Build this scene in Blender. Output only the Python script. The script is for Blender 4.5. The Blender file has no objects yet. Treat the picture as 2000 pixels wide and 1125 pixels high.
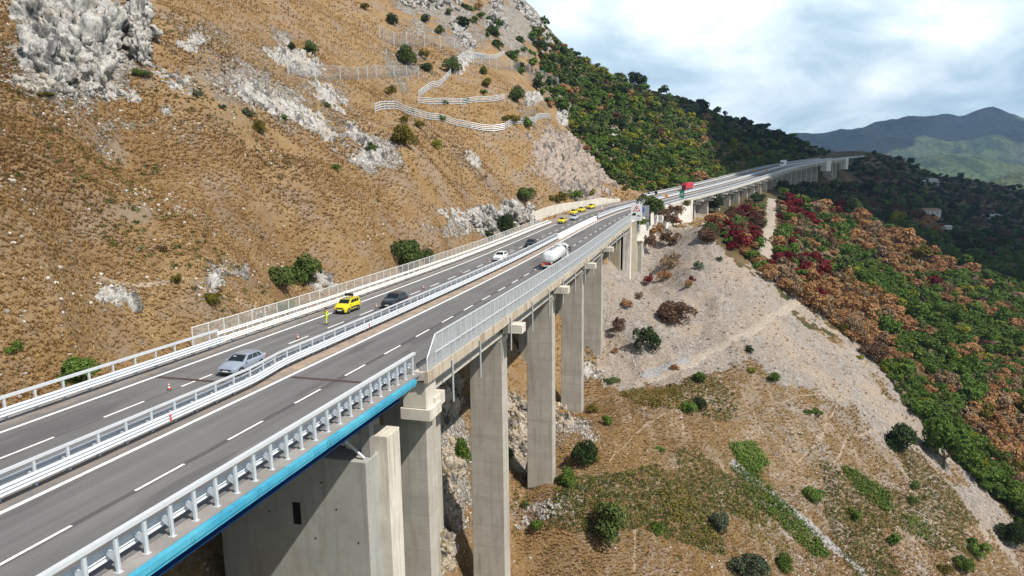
import bpy, bmesh, math, random
import numpy as np
from mathutils import Vector, Matrix
random.seed(7)
RNG = np.random.default_rng(11)
SC = bpy.context.scene
COL = SC.collection
PI = math.pi

# ------------------------------------------------------------------ camera
F, CX, CY, HOR, ROLL, CAMZ = 1350.0, 1000.0, 562.5, 322.0, 0.011, 13.0
PITCH = math.atan((CY - HOR) / F)
_c, _s, _cr, _sr = math.cos(PITCH), math.sin(PITCH), math.cos(ROLL), math.sin(ROLL)
FW = np.array([0, _c, -_s]); _u = np.array([0, _s, _c]); _r = np.array([1.0, 0, 0])
RT = _r * _cr - _u * _sr
UP = _u * _cr + _r * _sr
CAM = np.array([0, 0, CAMZ])
cd = bpy.data.cameras.new('camera')
cd.sensor_width = 36; cd.lens = F / 2000 * 36; cd.clip_start = 0.5; cd.clip_end = 30000
cam = bpy.data.objects.new('camera', cd); COL.objects.link(cam)
cam.matrix_world = Matrix(((RT[0], UP[0], -FW[0], 0), (RT[1], UP[1], -FW[1], 0), (RT[2], UP[2], -FW[2], CAMZ), (0, 0, 0, 1)))
SC.camera = cam

# ------------------------------------------------------------------ light
SUN_V = np.array([0.78, -0.62, 0.0]); SUN_EL = math.radians(52)
SUN_V = SUN_V / np.linalg.norm(SUN_V) * math.cos(SUN_EL); SUN_V[2] = math.sin(SUN_EL)
ld = bpy.data.lights.new('sun', 'SUN'); ld.energy = 5.0; ld.angle = math.radians(0.5); ld.color = (1.0, 0.94, 0.85)
sun = bpy.data.objects.new('sun', ld); COL.objects.link(sun)
sun.rotation_euler = Vector(SUN_V).to_track_quat('Z', 'Y').to_euler()
SC.view_settings.view_transform = 'Standard'; SC.view_settings.look = 'None'
SC.view_settings.exposure = 0.38; SC.view_settings.gamma = 1.0
SC.cycles.max_bounces = 6; SC.cycles.diffuse_bounces = 2; SC.cycles.transparent_max_bounces = 12

W = bpy.data.worlds.new('World'); SC.world = W; W.use_nodes = True
nt = W.node_tree; nt.nodes.clear()
def WN(t, **k):
    n = nt.nodes.new(t)
    for a, b in k.items(): setattr(n, a, b)
    return n
def wl(a, b): nt.links.new(a, b)
wo = WN('ShaderNodeOutputWorld'); bg = WN('ShaderNodeBackground'); bg.inputs[1].default_value = 0.07
sky = WN('ShaderNodeTexSky', sky_type='NISHITA'); sky.sun_disc = False
sky.sun_elevation = SUN_EL; sky.sun_rotation = math.atan2(SUN_V[0], SUN_V[1]); sky.altitude = 300
tc = WN('ShaderNodeTexCoord'); sx = WN('ShaderNodeSeparateXYZ'); wl(tc.outputs['Generated'], sx.inputs[0])
def wm(op, a, b=None, c=None):
    n = WN('ShaderNodeMath', operation=op)
    for i, v in enumerate((a, b, c)):
        if v is None: continue
        if isinstance(v, (int, float)): n.inputs[i].default_value = v
        else: wl(v, n.inputs[i])
    return n.outputs[0]
zz = wm('ADD', wm('MAXIMUM', sx.outputs[2], 0.0), 0.40)
cb = WN('ShaderNodeCombineXYZ'); wl(wm('DIVIDE', sx.outputs[0], zz), cb.inputs[0]); wl(wm('DIVIDE', sx.outputs[1], zz), cb.inputs[1])
cb.inputs[2].default_value = 3.1
def wnoise(scale, detail, dist, rough=0.55):
    n = WN('ShaderNodeTexNoise'); wl(cb.outputs[0], n.inputs['Vector'])
    n.inputs['Scale'].default_value = scale; n.inputs['Detail'].default_value = detail
    n.inputs['Roughness'].default_value = rough; n.inputs['Distortion'].default_value = dist
    return n.outputs[0]
def wramp(src, stops):
    n = WN('ShaderNodeValToRGB'); wl(src, n.inputs[0]); e = n.color_ramp.elements
    while len(e) < len(stops): e.new(0.5)
    for i, (p, c) in enumerate(stops): e[i].position = p; e[i].color = (*c, 1)
    return n.outputs[0]
def wmix(f, a, b):
    n = WN('ShaderNodeMix', data_type='RGBA')
    for i, v in ((0, f), (6, a), (7, b)):
        if isinstance(v, tuple): n.inputs[i].default_value = (*v, 1)
        elif isinstance(v, (int, float)): n.inputs[i].default_value = v
        else: wl(v, n.inputs[i])
    return n.outputs[2]
# cloud cover: bright billows and grey undersides over the pale blue of the sky (x10, the background runs at 0.1)
big = wnoise(1.25, 6, 0.45, 0.5)
small = wnoise(3.4, 7, 0.4, 0.52)
cloudcol = wramp(wm('ADD', wm('MULTIPLY', small, 0.55), wm('MULTIPLY', big, 0.45)), [(0.38, (5.0, 7.2, 8.8)), (0.46, (7.6, 9.8, 11.0)), (0.53, (11.5, 13.2, 14.0)), (0.60, (15.5, 16.4, 16.6))])
cover = wm('MULTIPLY', wramp(big, [(0.30, (0.35, 0.35, 0.35)), (0.44, (0.97, 0.97, 0.97))]), wm('SUBTRACT', 1.0, wm('MULTIPLY', wm('SUBTRACT', sx.outputs[2], 0.30), 2.2), None))
cover = wm('MINIMUM', wm('MAXIMUM', cover, 0.06), 0.97)        # the cover thins out overhead, where the sun comes through
wl(wmix(cover, sky.outputs[0], cloudcol), bg.inputs[0]); wl(bg.outputs[0], wo.inputs[0])

# ------------------------------------------------------------------ camera model used to survey points on real surfaces
def proj(P):
    d = np.asarray(P, float) - CAM
    w = d @ FW
    return np.stack([CX + F * (d @ RT) / w, CY - F * (d @ UP) / w], -1)
def ray(px, py):
    d = FW + RT * (px - CX) / F - UP * (py - CY) / F
    return d / np.linalg.norm(d)
def at_depth(px, py, y):
    d = ray(px, py); return CAM + d * (y / d[1])

# ------------------------------------------------------------------ road alignment
SN = np.array([-10, 60, 110, 150, 190, 230, 300, 400, 500, 620, 760, 900.])
KN = np.array([-0.494, 0.1596, -0.1787, 0.6694, 2.9285, 2.7747, -0.4927, -0.1474, 1.0678, 1.2069, 1.1822, 1.1707]) * 1e-3
GN = np.array([-2.4778, -2.034, -0.6574, 1.017, 2.5549, 2.541, 3.3889, 4.0604, 3.8629, 3.7218, 3.0, 2.0]) * 1e-2
DS = 0.5
_S = np.arange(-10, 900, DS)
_th = 0.2834 + np.cumsum(np.interp(_S, SN, KN)) * DS
_X = -31.4959 + np.cumsum(np.sin(_th)) * DS
_Y = -10 + np.cumsum(np.cos(_th)) * DS
_Z = np.cumsum(np.interp(_S, SN, GN)) * DS
def P(s, lat=0.0, h=0.0):
    s = np.asarray(s, float)
    th = np.interp(s, _S, _th)
    return np.stack([np.interp(s, _S, _X) + np.cos(th) * lat, np.interp(s, _S, _Y) - np.sin(th) * lat, np.interp(s, _S, _Z) + h], -1)
def HD(s): return float(np.interp(s, _S, _th))
def s_at(px, lat, h=0.0):                       # the station at which a line along the road passes a surveyed column
    ss = np.arange(12, 800, 0.25); q = proj(P(ss, lat, h))[:, 0]
    return float(ss[np.argmin(abs(q - px))])
def road_at(px, py):                            # station and offset of a surveyed spot on the carriageway
    best = None
    for lat in np.arange(-14, 9.01, 0.1):
        s = s_at(px, lat); e = abs(proj(P(s, lat))[1] - py)
        if best is None or e < best[0]: best = (e, s, lat)
    return best[1], best[2]
_SC, _XC, _YC, _ZC, _TC = _S[::4], _X[::4], _Y[::4], _Z[::4], _th[::4]
def road_frame(x, y):                           # nearest station, offset and level of the road for arrays of ground points
    s = np.empty(len(x)); lat = np.empty(len(x)); z = np.empty(len(x))
    for i in range(0, len(x), 20000):
        sl = slice(i, i + 20000)
        d = (x[sl, None] - _XC[None]) ** 2 + (y[sl, None] - _YC[None]) ** 2
        k = np.argmin(d, 1)
        dx, dy = x[sl] - _XC[k], y[sl] - _YC[k]
        lat[sl] = dx * np.cos(_TC[k]) - dy * np.sin(_TC[k])
        al = dx * np.sin(_TC[k]) + dy * np.cos(_TC[k])
        s[sl] = _SC[k] + al; z[sl] = _ZC[k]
    return s, lat, z

# ------------------------------------------------------------------ numeric noise
_perm = np.random.default_rng(3).permutation(4096)
def _hash(i, j): return _perm[(_perm[(i & 4095)] + j) & 4095] / 4095.0
def vnoise(x, y):
    i = np.floor(x).astype(int); j = np.floor(y).astype(int); u = x - i; v = y - j
    u = u * u * u * (u * (u * 6 - 15) + 10); v = v * v * v * (v * (v * 6 - 15) + 10)
    return (_hash(i, j) * (1 - u) + _hash(i + 1, j) * u) * (1 - v) + (_hash(i, j + 1) * (1 - u) + _hash(i + 1, j + 1) * u) * v
def fbm(x, y, o=4, g=0.5):
    t = 0; a = 1.0; n = 0
    for k in range(o):
        t = t + a * (vnoise(x * 2 ** k + 17.3 * k, y * 2 ** k - 9.1 * k) * 2 - 1); n += a; a *= g
    return t / n
def smooth(a, b, x):
    t = np.clip((x - a) / (b - a), 0, 1); return t * t * (3 - 2 * t)

# ------------------------------------------------------------------ object helpers
def link(o, parent=None):
    COL.objects.link(o)
    if parent is not None: o.parent = parent
    return o
def tag(o, label=None, cat=None, group=None, kind=None):
    if label: o['label'] = label
    if cat: o['category'] = cat
    if group: o['group'] = group
    if kind: o['kind'] = kind
    return o
def empty(name, loc=(0, 0, 0), rz=0.0, label=None, cat=None, group=None):
    o = bpy.data.objects.new(name, None); o.location = Vector(loc); o.rotation_euler = (0, 0, rz); o.empty_display_size = 0.3
    link(o); return tag(o, label, cat, group)
def npmesh(name, V, Fc, mat=None, smooth_=False, attrs=None, uv=None):
    me = bpy.data.meshes.new(name)
    V = np.ascontiguousarray(V, np.float32); Fc = np.ascontiguousarray(Fc, np.int32)
    k = Fc.shape[1]
    me.vertices.add(len(V)); me.vertices.foreach_set('co', V.ravel())
    me.loops.add(Fc.size); me.loops.foreach_set('vertex_index', Fc.ravel())
    me.polygons.add(len(Fc)); me.polygons.foreach_set('loop_start', np.arange(0, Fc.size, k, dtype=np.int32))
    me.polygons.foreach_set('loop_total', np.full(len(Fc), k, np.int32))
    if smooth_: me.polygons.foreach_set('use_smooth', np.ones(len(Fc), bool))
    me.update(calc_edges=True)
    for nm, a in (attrs or {}).items():
        if a.ndim == 1:
            at = me.attributes.new(nm, 'FLOAT', 'POINT'); at.data.foreach_set('value', np.ascontiguousarray(a, np.float32))
        else:
            at = me.attributes.new(nm, 'FLOAT_COLOR', 'POINT'); at.data.foreach_set('color', np.ascontiguousarray(a, np.float32).ravel())
    if uv is not None:
        l = me.uv_layers.new(name='UVMap'); l.data.foreach_set('uv', np.ascontiguousarray(uv[Fc.ravel()], np.float32).ravel())
    if mat: me.materials.append(mat)
    return me
def ob(name, me, parent=None): return link(bpy.data.objects.new(name, me), parent)

class MB:
    """collects shapes and links them as one mesh object"""
    def __init__(s): s.v = []; s.f = []; s.sm = []
    def add(s, V, Fs, sm=False):
        b = len(s.v); s.v.extend([tuple(float(c) for c in p) for p in V]); s.f.extend([tuple(b + i for i in f) for f in Fs]); s.sm.extend([sm] * len(Fs)); return s
    def box(s, lo, hi, M=None):
        x0, y0, z0 = lo; x1, y1, z1 = hi
        V = [(x0, y0, z0), (x1, y0, z0), (x1, y1, z0), (x0, y1, z0), (x0, y0, z1), (x1, y0, z1), (x1, y1, z1), (x0, y1, z1)]
        if M is not None: V = [tuple(M @ Vector(p)) for p in V]
        return s.add(V, [(0, 3, 2, 1), (4, 5, 6, 7), (0, 1, 5, 4), (1, 2, 6, 5), (2, 3, 7, 6), (3, 0, 4, 7)])
    def tube(s, a, b, r, n=8, r2=None):
        a = Vector(a); b = Vector(b); d = (b - a).normalized(); q = d.to_track_quat('Z', 'Y'); r2 = r if r2 is None else r2
        V = []
        for p, rr in ((a, r), (b, r2)):
            for k in range(n): V.append(p + q @ Vector((rr * math.cos(2 * PI * k / n), rr * math.sin(2 * PI * k / n), 0)))
        Fs = [(k, (k + 1) % n, n + (k + 1) % n, n + k) for k in range(n)]
        s.add(V, Fs, True); s.add(V[:n], [tuple(range(n))[::-1]]); s.add(V[n:], [tuple(range(n))]); return s
    def lathe(s, prof, n=16, axis='Z', c=(0, 0, 0)):
        V = []
        for r, z in prof:
            for k in range(n):
                a = 2 * PI * k / n; p = (r * math.cos(a), r * math.sin(a), z)
                if axis == 'X': p = (p[2], p[0], p[1])
                if axis == 'Y': p = (p[0], p[2], p[1])
                V.append((p[0] + c[0], p[1] + c[1], p[2] + c[2]))
        Fs = []
        for i in range(len(prof) - 1):
            for k in range(n): Fs.append((i * n + k, i * n + (k + 1) % n, (i + 1) * n + (k + 1) % n, (i + 1) * n + k))
        s.add(V, Fs, True); s.add(V[:n], [tuple(range(n))[::-1]]); s.add(V[-n:], [tuple(range(n))]); return s
    def loft(s, rings, closed=True, caps=True, sm=False):
        n = len(rings[0]); V = [p for r in rings for p in r]; Fs = []
        for i in range(len(rings) - 1):
            for k in range(n if closed else n - 1): Fs.append((i * n + k, i * n + (k + 1) % n, (i + 1) * n + (k + 1) % n, (i + 1) * n + k))
        s.add(V, Fs, sm)
        if caps and closed: s.add(rings[0], [tuple(range(n))[::-1]]); s.add(rings[-1], [tuple(range(n))])
        return s
    def mesh(s, name, mat):
        me = bpy.data.meshes.new(name); me.from_pydata(s.v, [], s.f); me.update()
        me.polygons.foreach_set('use_smooth', s.sm)
        bm = bmesh.new(); bm.from_mesh(me); bmesh.ops.recalc_face_normals(bm, faces=bm.faces); bm.to_mesh(me); bm.free()
        if mat: me.materials.append(mat)
        return me
    def build(s, name, mat, parent=None, bevel=0.0):
        o = ob(name, s.mesh(name, mat), parent)
        if bevel:
            m = o.modifiers.new('bevel', 'BEVEL'); m.width = bevel; m.segments = 2; m.limit_method = 'ANGLE'
        return o
def sweep(prof, s0, s1, step=2.0, closed=True, latf=None, mb=None):
    """profile of (offset, height) swept along the road between two stations"""
    mb = mb or MB(); n = max(2, int(math.ceil((s1 - s0) / step)) + 1); rings = []
    for s in np.linspace(s0, s1, n):
        dl = latf(s) if latf else 0.0
        rings.append([tuple(P(s, l + dl, h)) for l, h in prof])
    return mb.loft(rings, closed=closed, caps=closed)

# ------------------------------------------------------------------ material helpers
class NT:
    def __init__(s, name):
        s.m = bpy.data.materials.new(name); s.m.use_nodes = True; s.t = s.m.node_tree; s.b = s.t.nodes['Principled BSDF']; s.out = s.t.nodes['Material Output']
        s.b.inputs['Roughness'].default_value = 0.85; s.b.inputs['Specular IOR Level'].default_value = 0.25
        s._tc = None
    def n(s, t, **k):
        x = s.t.nodes.new(t)
        for a, b in k.items(): setattr(x, a, b)
        return x
    def l(s, a, b): s.t.links.new(a, b)
    def put(s, sock, v):
        if isinstance(v, (int, float)): sock.default_value = v
        elif isinstance(v, tuple): sock.default_value = (*v, 1) if len(v) == 3 and sock.type == 'RGBA' else v
        else: s.l(v, sock)
    def obj(s, which='Object'):
        if s._tc is None: s._tc = s.n('ShaderNodeTexCoord')
        return s._tc.outputs[which]
    def geo(s): return s.n('ShaderNodeNewGeometry').outputs['Position']
    def mapping(s, v, scale=(1, 1, 1), rot=(0, 0, 0)):
        m = s.n('ShaderNodeMapping'); s.l(v, m.inputs[0]); m.inputs['Scale'].default_value = scale; m.inputs['Rotation'].default_value = rot; return m.outputs[0]
    def noise(s, v, scale, detail=4, rough=0.55, dist=0.0, col=False):
        x = s.n('ShaderNodeTexNoise'); s.l(v, x.inputs['Vector']); x.inputs['Scale'].default_value = scale; x.inputs['Detail'].default_value = detail
        x.inputs['Roughness'].default_value = rough; x.inputs['Distortion'].default_value = dist; return x.outputs[1 if col else 0]
    def voro(s, v, scale, feature='F1', out=0, rand=1.0):
        x = s.n('ShaderNodeTexVoronoi', feature=feature); s.l(v, x.inputs['Vector']); x.inputs['Scale'].default_value = scale; x.inputs['Randomness'].default_value = rand; return x.outputs[out]
    def ramp(s, src, stops, interp='LINEAR'):
        x = s.n('ShaderNodeValToRGB'); s.l(src, x.inputs[0]); e = x.color_ramp.elements; x.color_ramp.interpolation = interp
        while len(e) < len(stops): e.new(0.5)
        for i, (p, c) in enumerate(stops): e[i].position = p; e[i].color = (*c, 1) if isinstance(c, tuple) else (c, c, c, 1)
        return x.outputs[0]
    def mix(s, f, a, b, mode='MIX'):
        x = s.n('ShaderNodeMix', data_type='RGBA', blend_type=mode)
        s.put(x.inputs[0], f); s.put(x.inputs[6], a); s.put(x.inputs[7], b); return x.outputs[2]
    def math(s, op, a, b=None, c=None, clamp=False):
        x = s.n('ShaderNodeMath', operation=op, use_clamp=clamp)
        for i, v in enumerate((a, b, c)):
            if v is not None: s.put(x.inputs[i], v)
        return x.outputs[0]
    def attr(s, name, out='Color'):
        x = s.n('ShaderNodeAttribute', attribute_name=name); return x.outputs[out]
    def sep(s, v):
        x = s.n('ShaderNodeSeparateXYZ'); s.l(v, x.inputs[0]); return x.outputs
    def bump(s, h, strength=0.5, dist=0.1):
        x = s.n('ShaderNodeBump'); s.l(h, x.inputs['Height']); x.inputs['Strength'].default_value = strength; x.inputs['Distance'].default_value = dist
        s.l(x.outputs[0], s.b.inputs['Normal']); return x
    def base(s, c): s.put(s.b.inputs['Base Color'], c); return s
    def set(s, **k):
        for a, v in k.items(): s.put(s.b.inputs[a.replace('_', ' ')], v)
        return s
def plain(name, col, rough=0.6, metal=0.0, var=0.0, scale=2.0, **k):
    t = NT(name)
    if var:
        n = t.noise(t.obj(), scale, 5, 0.6)
        t.base(t.mix(n, tuple(c * (1 - var) for c in col), tuple(min(1, c * (1 + var)) for c in col)))
    else: t.base(col)
    t.set(Roughness=rough, Metallic=metal); t.set(**k)
    return t.m
# ------------------------------------------------------------------ terrain: surveyed ground points, interpolated in azimuth and log distance
CP = []
def cp(px, py, y): CP.append(tuple(at_depth(px, py, y)))
for q in [  # left hillside
    (100,640,44),(100,500,51),(100,400,58),(100,250,70),(100,175,77),(100,60,90),(100,-60,112),(-150,500,45),(-150,250,62),(-150,0,85),
    (400,560,61),(400,450,70),(400,300,87),(400,180,103),(400,100,120),(400,0,150),(400,-60,175),(250,330,79),(250,100,103),
    (560,520,80),(560,300,107),(560,150,140),(560,0,190),
    (700,450,93),(700,300,125),(700,200,154),(700,100,200),(700,0,262),(700,-50,300),
    (850,440,116),(900,400,131),(900,300,167),(900,180,220),(900,60,300),(900,-30,370),
    (1000,400,150),(1050,370,172),(1050,280,210),(1050,200,268),(1050,100,345),(1000,0,400),(1035,0,430),
    (1085,80,425),(1100,370,195),(1100,300,222),(1130,330,222),(1160,240,320),(1150,160,400),(1120,108,440),(1200,350,262),(1200,300,292),(1200,250,345),(1200,150,485),
    (1300,330,335),(1300,250,410),(1330,195,565),(1400,310,430),(1400,270,500),(1450,235,640),(1500,290,560),(1530,262,700),(1590,300,680),(1622,300,775),
    # valley under the bridge
    (870,900,78),(850,760,94),(850,1050,70),(995,700,112),(1000,880,98),(1000,1050,84),(1055,935,94),(1120,806,116),(1160,682,138),(1225,542,162),
    # right slope
    (1250,1125,76),(1250,950,90),(1250,800,112),(1250,620,146),(1400,900,104),(1400,800,117),(1400,650,144),(1500,1000,97),(1600,800,124),(1450,500,178),(1550,590,166),(1370,445,190),
    (1650,680,158),(1750,750,150),(1850,880,138),(1950,1000,126),(1700,1125,94),(1990,1120,112),(1850,1000,116),(2150,1125,118),
    (1500,440,235),(1600,520,220),(1650,520,238),(1700,600,212),(1800,700,190),(1800,600,245),(1990,820,178),(1990,680,232),(1990,560,330),(1850,450,430),(1700,420,400),(1600,400,380),(1480,398,300),
    (1540,372,390),(1600,362,480),(1700,372,560),(1820,420,600),(1950,470,520),(1900,400,740),(1990,410,760),(2150,440,700),(2150,620,330),(2200,800,220),
    (1640,335,640),(1700,303,800),(1750,312,860),(1820,340,940),(1900,352,1000),(1990,374,1000),(1750,345,740),(1850,370,820),(2150,390,1000)]: cp(*q)
for q in [(-70,10,14),(-60,20,8),(60,30,-58),(25,35,-46),(5,40,-42),(90,60,-64),(140,90,-66),(0,55,-40),(30,55,-45),(60,75,-55),
          # far side of the ridges, out of sight
          (-60,560,70),(20,620,55),(120,760,40),(240,880,25),(400,980,-10),(-160,470,110),(-300,300,150),(-150,180,95),(-120,100,72),
          (500,1150,-60),(800,1250,-90),(300,1250,-40),(60,1200,-20),(1150,1150,-100),(-300,900,60)]: CP.append(q)
def zr(s): return float(np.interp(s, _S, _Z))
for s in (20, 45, 70, 95, 120, 145): CP.append(tuple(P(s, -13.5, -2.6)))
for s, z in ((48, -44), (72, -38), (95, -31), (118, -28.5), (140, -24.5), (163, -14)):
    p = P(s, 7.5); CP.append((p[0], p[1], z))
for s, z in ((72, -25), (95, -19), (118, -15), (140, -12)):
    p = P(s, -5); CP.append((p[0], p[1], z))
for s in (180, 205, 230, 255): CP.append(tuple(P(s, -15, -0.6))); CP.append(tuple(P(s, -3, -0.8)))
for s, d in ((176, -15.0), (190, -15.0), (205, -9.5), (225, -7.5), (245, -7.5), (262, -8.5)): CP.append(tuple(P(s, 11.2, d)))
for s, d in ((285, -8), (330, -8), (380, -8), (430, -9), (480, -11), (530, -14), (580, -17), (620, -18), (660, -17)):
    CP.append(tuple(P(s, -13, -1.2))); CP.append(tuple(P(s, 10, d)))
CP = np.array(CP)
_A = CP[:, 0] / CP[:, 1]; _V = np.log(CP[:, 1]); _E = (CP[:, 2] - CAMZ) / CP[:, 1]
_c2 = np.stack([_A * 2.6, _V * 1.5], 1)
def _phi(r2): return np.where(r2 > 1e-12, 0.5 * r2 * np.log(np.maximum(r2, 1e-12)), 0)
_n = len(CP); _K = _phi(((_c2[:, None] - _c2[None]) ** 2).sum(-1)) + np.eye(_n) * 0.0006
_Pm = np.concatenate([np.ones((_n, 1)), _c2], 1)
_sol = np.linalg.solve(np.block([[_K, _Pm], [_Pm.T, np.zeros((3, 3))]]), np.concatenate([_E, np.zeros(3)]))
def ground_raw(a, v):
    out = np.empty(a.shape)
    for i in range(0, len(a), 40000):
        q = np.stack([a[i:i + 40000] * 2.6, v[i:i + 40000] * 1.5], 1)
        out[i:i + 40000] = _phi(((q[:, None] - _c2[None]) ** 2).sum(-1)) @ _sol[:_n] + _sol[_n] + q @ _sol[_n + 1:]
    return out
NA, NV = 760, 820
ga = np.linspace(-1.25, 1.3, NA); gv = np.linspace(math.log(17), math.log(1350), NV)
# coarse evaluation of the smooth surface, refined by bilinear interpolation
ca = np.linspace(-1.25, 1.3, 150); cv = np.linspace(math.log(17), math.log(1350), 160)
AA, VV = np.meshgrid(ca, cv)
EC = ground_raw(AA.ravel(), VV.ravel()).reshape(AA.shape)
def ground_e(a, v):
    fa = np.clip((a - ca[0]) / (ca[1] - ca[0]), 0, len(ca) - 1.001); fv = np.clip((v - cv[0]) / (cv[1] - cv[0]), 0, len(cv) - 1.001)
    i = fa.astype(int); j = fv.astype(int); u = fa - i; w = fv - j
    return (EC[j, i] * (1 - u) + EC[j, i + 1] * u) * (1 - w) + (EC[j + 1, i] * (1 - u) + EC[j + 1, i + 1] * u) * w
def blob(px, py, lst):
    t = np.zeros(len(px))
    for cx_, cy_, rx, ry, ang, st in lst:
        c, s = math.cos(math.radians(ang)), math.sin(math.radians(ang)); dx, dy = px - cx_, py - cy_
        u = (dx * c + dy * s) / rx; w = (-dx * s + dy * c) / ry
        t = np.maximum(t, st * (1 - smooth(0.45, 1.25, np.sqrt(u * u + w * w))))
    return t
def inpoly(px, py, poly):
    r = np.zeros(len(px), bool); n = len(poly)
    for i in range(n):
        x1, y1 = poly[i]; x2, y2 = poly[(i + 1) % n]
        if y1 == y2: continue
        c = ((y1 > py) != (y2 > py)) & (px < (x2 - x1) * (py - y1) / (y2 - y1) + x1)
        r ^= c
    return r
ROCKS = [(150,110,150,120,0,1),(420,80,70,30,0,.7),(560,105,80,32,22,.95),(480,180,90,40,30,.8),(560,225,110,45,35,.8),(660,260,80,40,30,.6),(730,300,48,24,0,.95),(620,175,90,40,20,.6),
  (950,425,115,34,-5,1.2),(880,435,70,16,0,.8),(240,585,70,30,10,.7),(440,545,55,28,0,.7),(800,120,60,45,0,.7),(860,15,110,35,5,1),(900,75,70,45,30,.8),(1010,40,75,65,45,1),(1060,70,50,30,50,1),(1040,190,30,22,0,.6),
  (1115,320,85,55,35,.75),(1080,300,45,70,-20,.6),(870,920,50,140,0,1),(1010,860,40,90,0,1.1),(1100,830,60,40,0,.9),(850,760,60,80,0,1),(560,620,70,25,0,.55),(220,265,80,22,0,.6),(1140,660,60,60,0,.5),(1060,990,110,22,-20,.8),(1090,1010,40,30,0,.7),(925,310,50,30,40,.6),(470,130,160,70,10,.4),(300,250,160,40,0,.35),(1080,170,60,50,40,.55),(900,270,70,40,20,.3)]
SCREE = [(1160,560),(1180,470),(1290,440),(1350,430),(1395,438),(1560,592),(1700,700),(1800,850),(1960,1000),(2000,1060),(2000,1125),(1850,930),(1740,860),(1600,760),(1460,690),(1330,740),(1180,760)]
FOREST = [(1010,-20),(1060,60),(1100,210),(1160,300),(1230,380),(1330,380),(1390,420),(1390,450),(1560,592),(1700,690),(1800,830),(1960,990),(2000,1040),(2400,1200),(2400,200),(1500,180)]
def terrain_z(a, v):
    y = np.exp(v); x = a * y; e = ground_e(a, v); z = CAMZ + e * y
    far = smooth(150, 500, y)
    sc = np.minimum(1.0, y / 120)
    nz = fbm(x / 26, y / 26, 3) * 1.5 * sc + fbm(x / 7, y / 7, 3) * 0.75 * np.maximum(sc, .6) + far * fbm(x / 70, y / 70, 3) * 5
    q = proj(np.stack([x, y, z], 1)); px, py = q[:, 0], q[:, 1]
    wx = px + fbm(x / 11, y / 11, 5, .65) * 60; wy = py + fbm(x / 11 + 40, y / 11, 5, .65) * 60
    rock = np.clip(blob(wx, wy, ROCKS), 0, 1.2)
    scree = inpoly(wx, wy, SCREE).astype(float)
    scree = np.maximum(scree, .40 * inpoly(wx, wy, [(1400,700),(1600,760),(1900,960),(2060,1200),(1560,1200),(1480,980),(1380,800)]))
    forest = (inpoly(wx, wy, FOREST) & (y > 150)).astype(float)
    s, lat, zrd = road_frame(x, y)
    corr = smooth(11, 22, np.abs(lat + 1)) + 0.0
    nz = nz * (0.25 + 0.75 * corr) * (1 - 0.55 * scree)
    # ledges in the bare rock
    led = np.abs(fbm(x / 3.2 + z / 2.4, y / 3.2, 4)); nz = nz + rock * (led * 1.7 - 0.25) * (0.35 + .65 * corr)
    nz = nz + fbm(x / 1.8, y / 1.8, 3) * 0.16 + scree * fbm(x / 4.5 + y / 9, y / 11 - x / 14, 4, .6) * .9 - np.abs(fbm(x / 21 + 3, y / 21 + z / 30, 3)) * 2.2 * sc * corr * (y < 330)
    z = z + nz
    # the ground keeps below the road and well below the spans
    span = ((s > -20) & (s < 168)) | ((s > 264) & (s < 690))
    cut = np.where(span, 2.4, 0.45)
    wl_ = np.where((s > 160) & (s < 262), 14.0, 11.3)
    d = np.maximum(np.maximum(lat - 9.3, -lat - wl_), 0)
    rl = np.where(lat < 0, np.where(s < 262, 1.15, 0.9), np.where(s < 262, 0.5, 0.2))
    lim = zrd - cut + d * np.where(lat < 0, 1.4, 1.0)
    inside = (np.abs(lat) < 60) & (s > -20) & (s < 880)
    z = np.where(inside, np.minimum(z, np.where(d > 25, 1e9, lim)), z)
    return x, y, z, rock, scree, forest, s, lat
AA, VV = np.meshgrid(ga, gv); AA = AA.ravel(); VV = VV.ravel()
TX, TY, TZ, T_rock, T_scree, T_forest, T_s, T_lat = terrain_z(AA, VV)
_i = np.arange(NA * NV).reshape(NV, NA)
TF = np.stack([_i[:-1, :-1], _i[:-1, 1:], _i[1:, 1:], _i[1:, :-1]], -1).reshape(-1, 4)
TERR = np.stack([TX, TY, TZ], 1)
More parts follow.
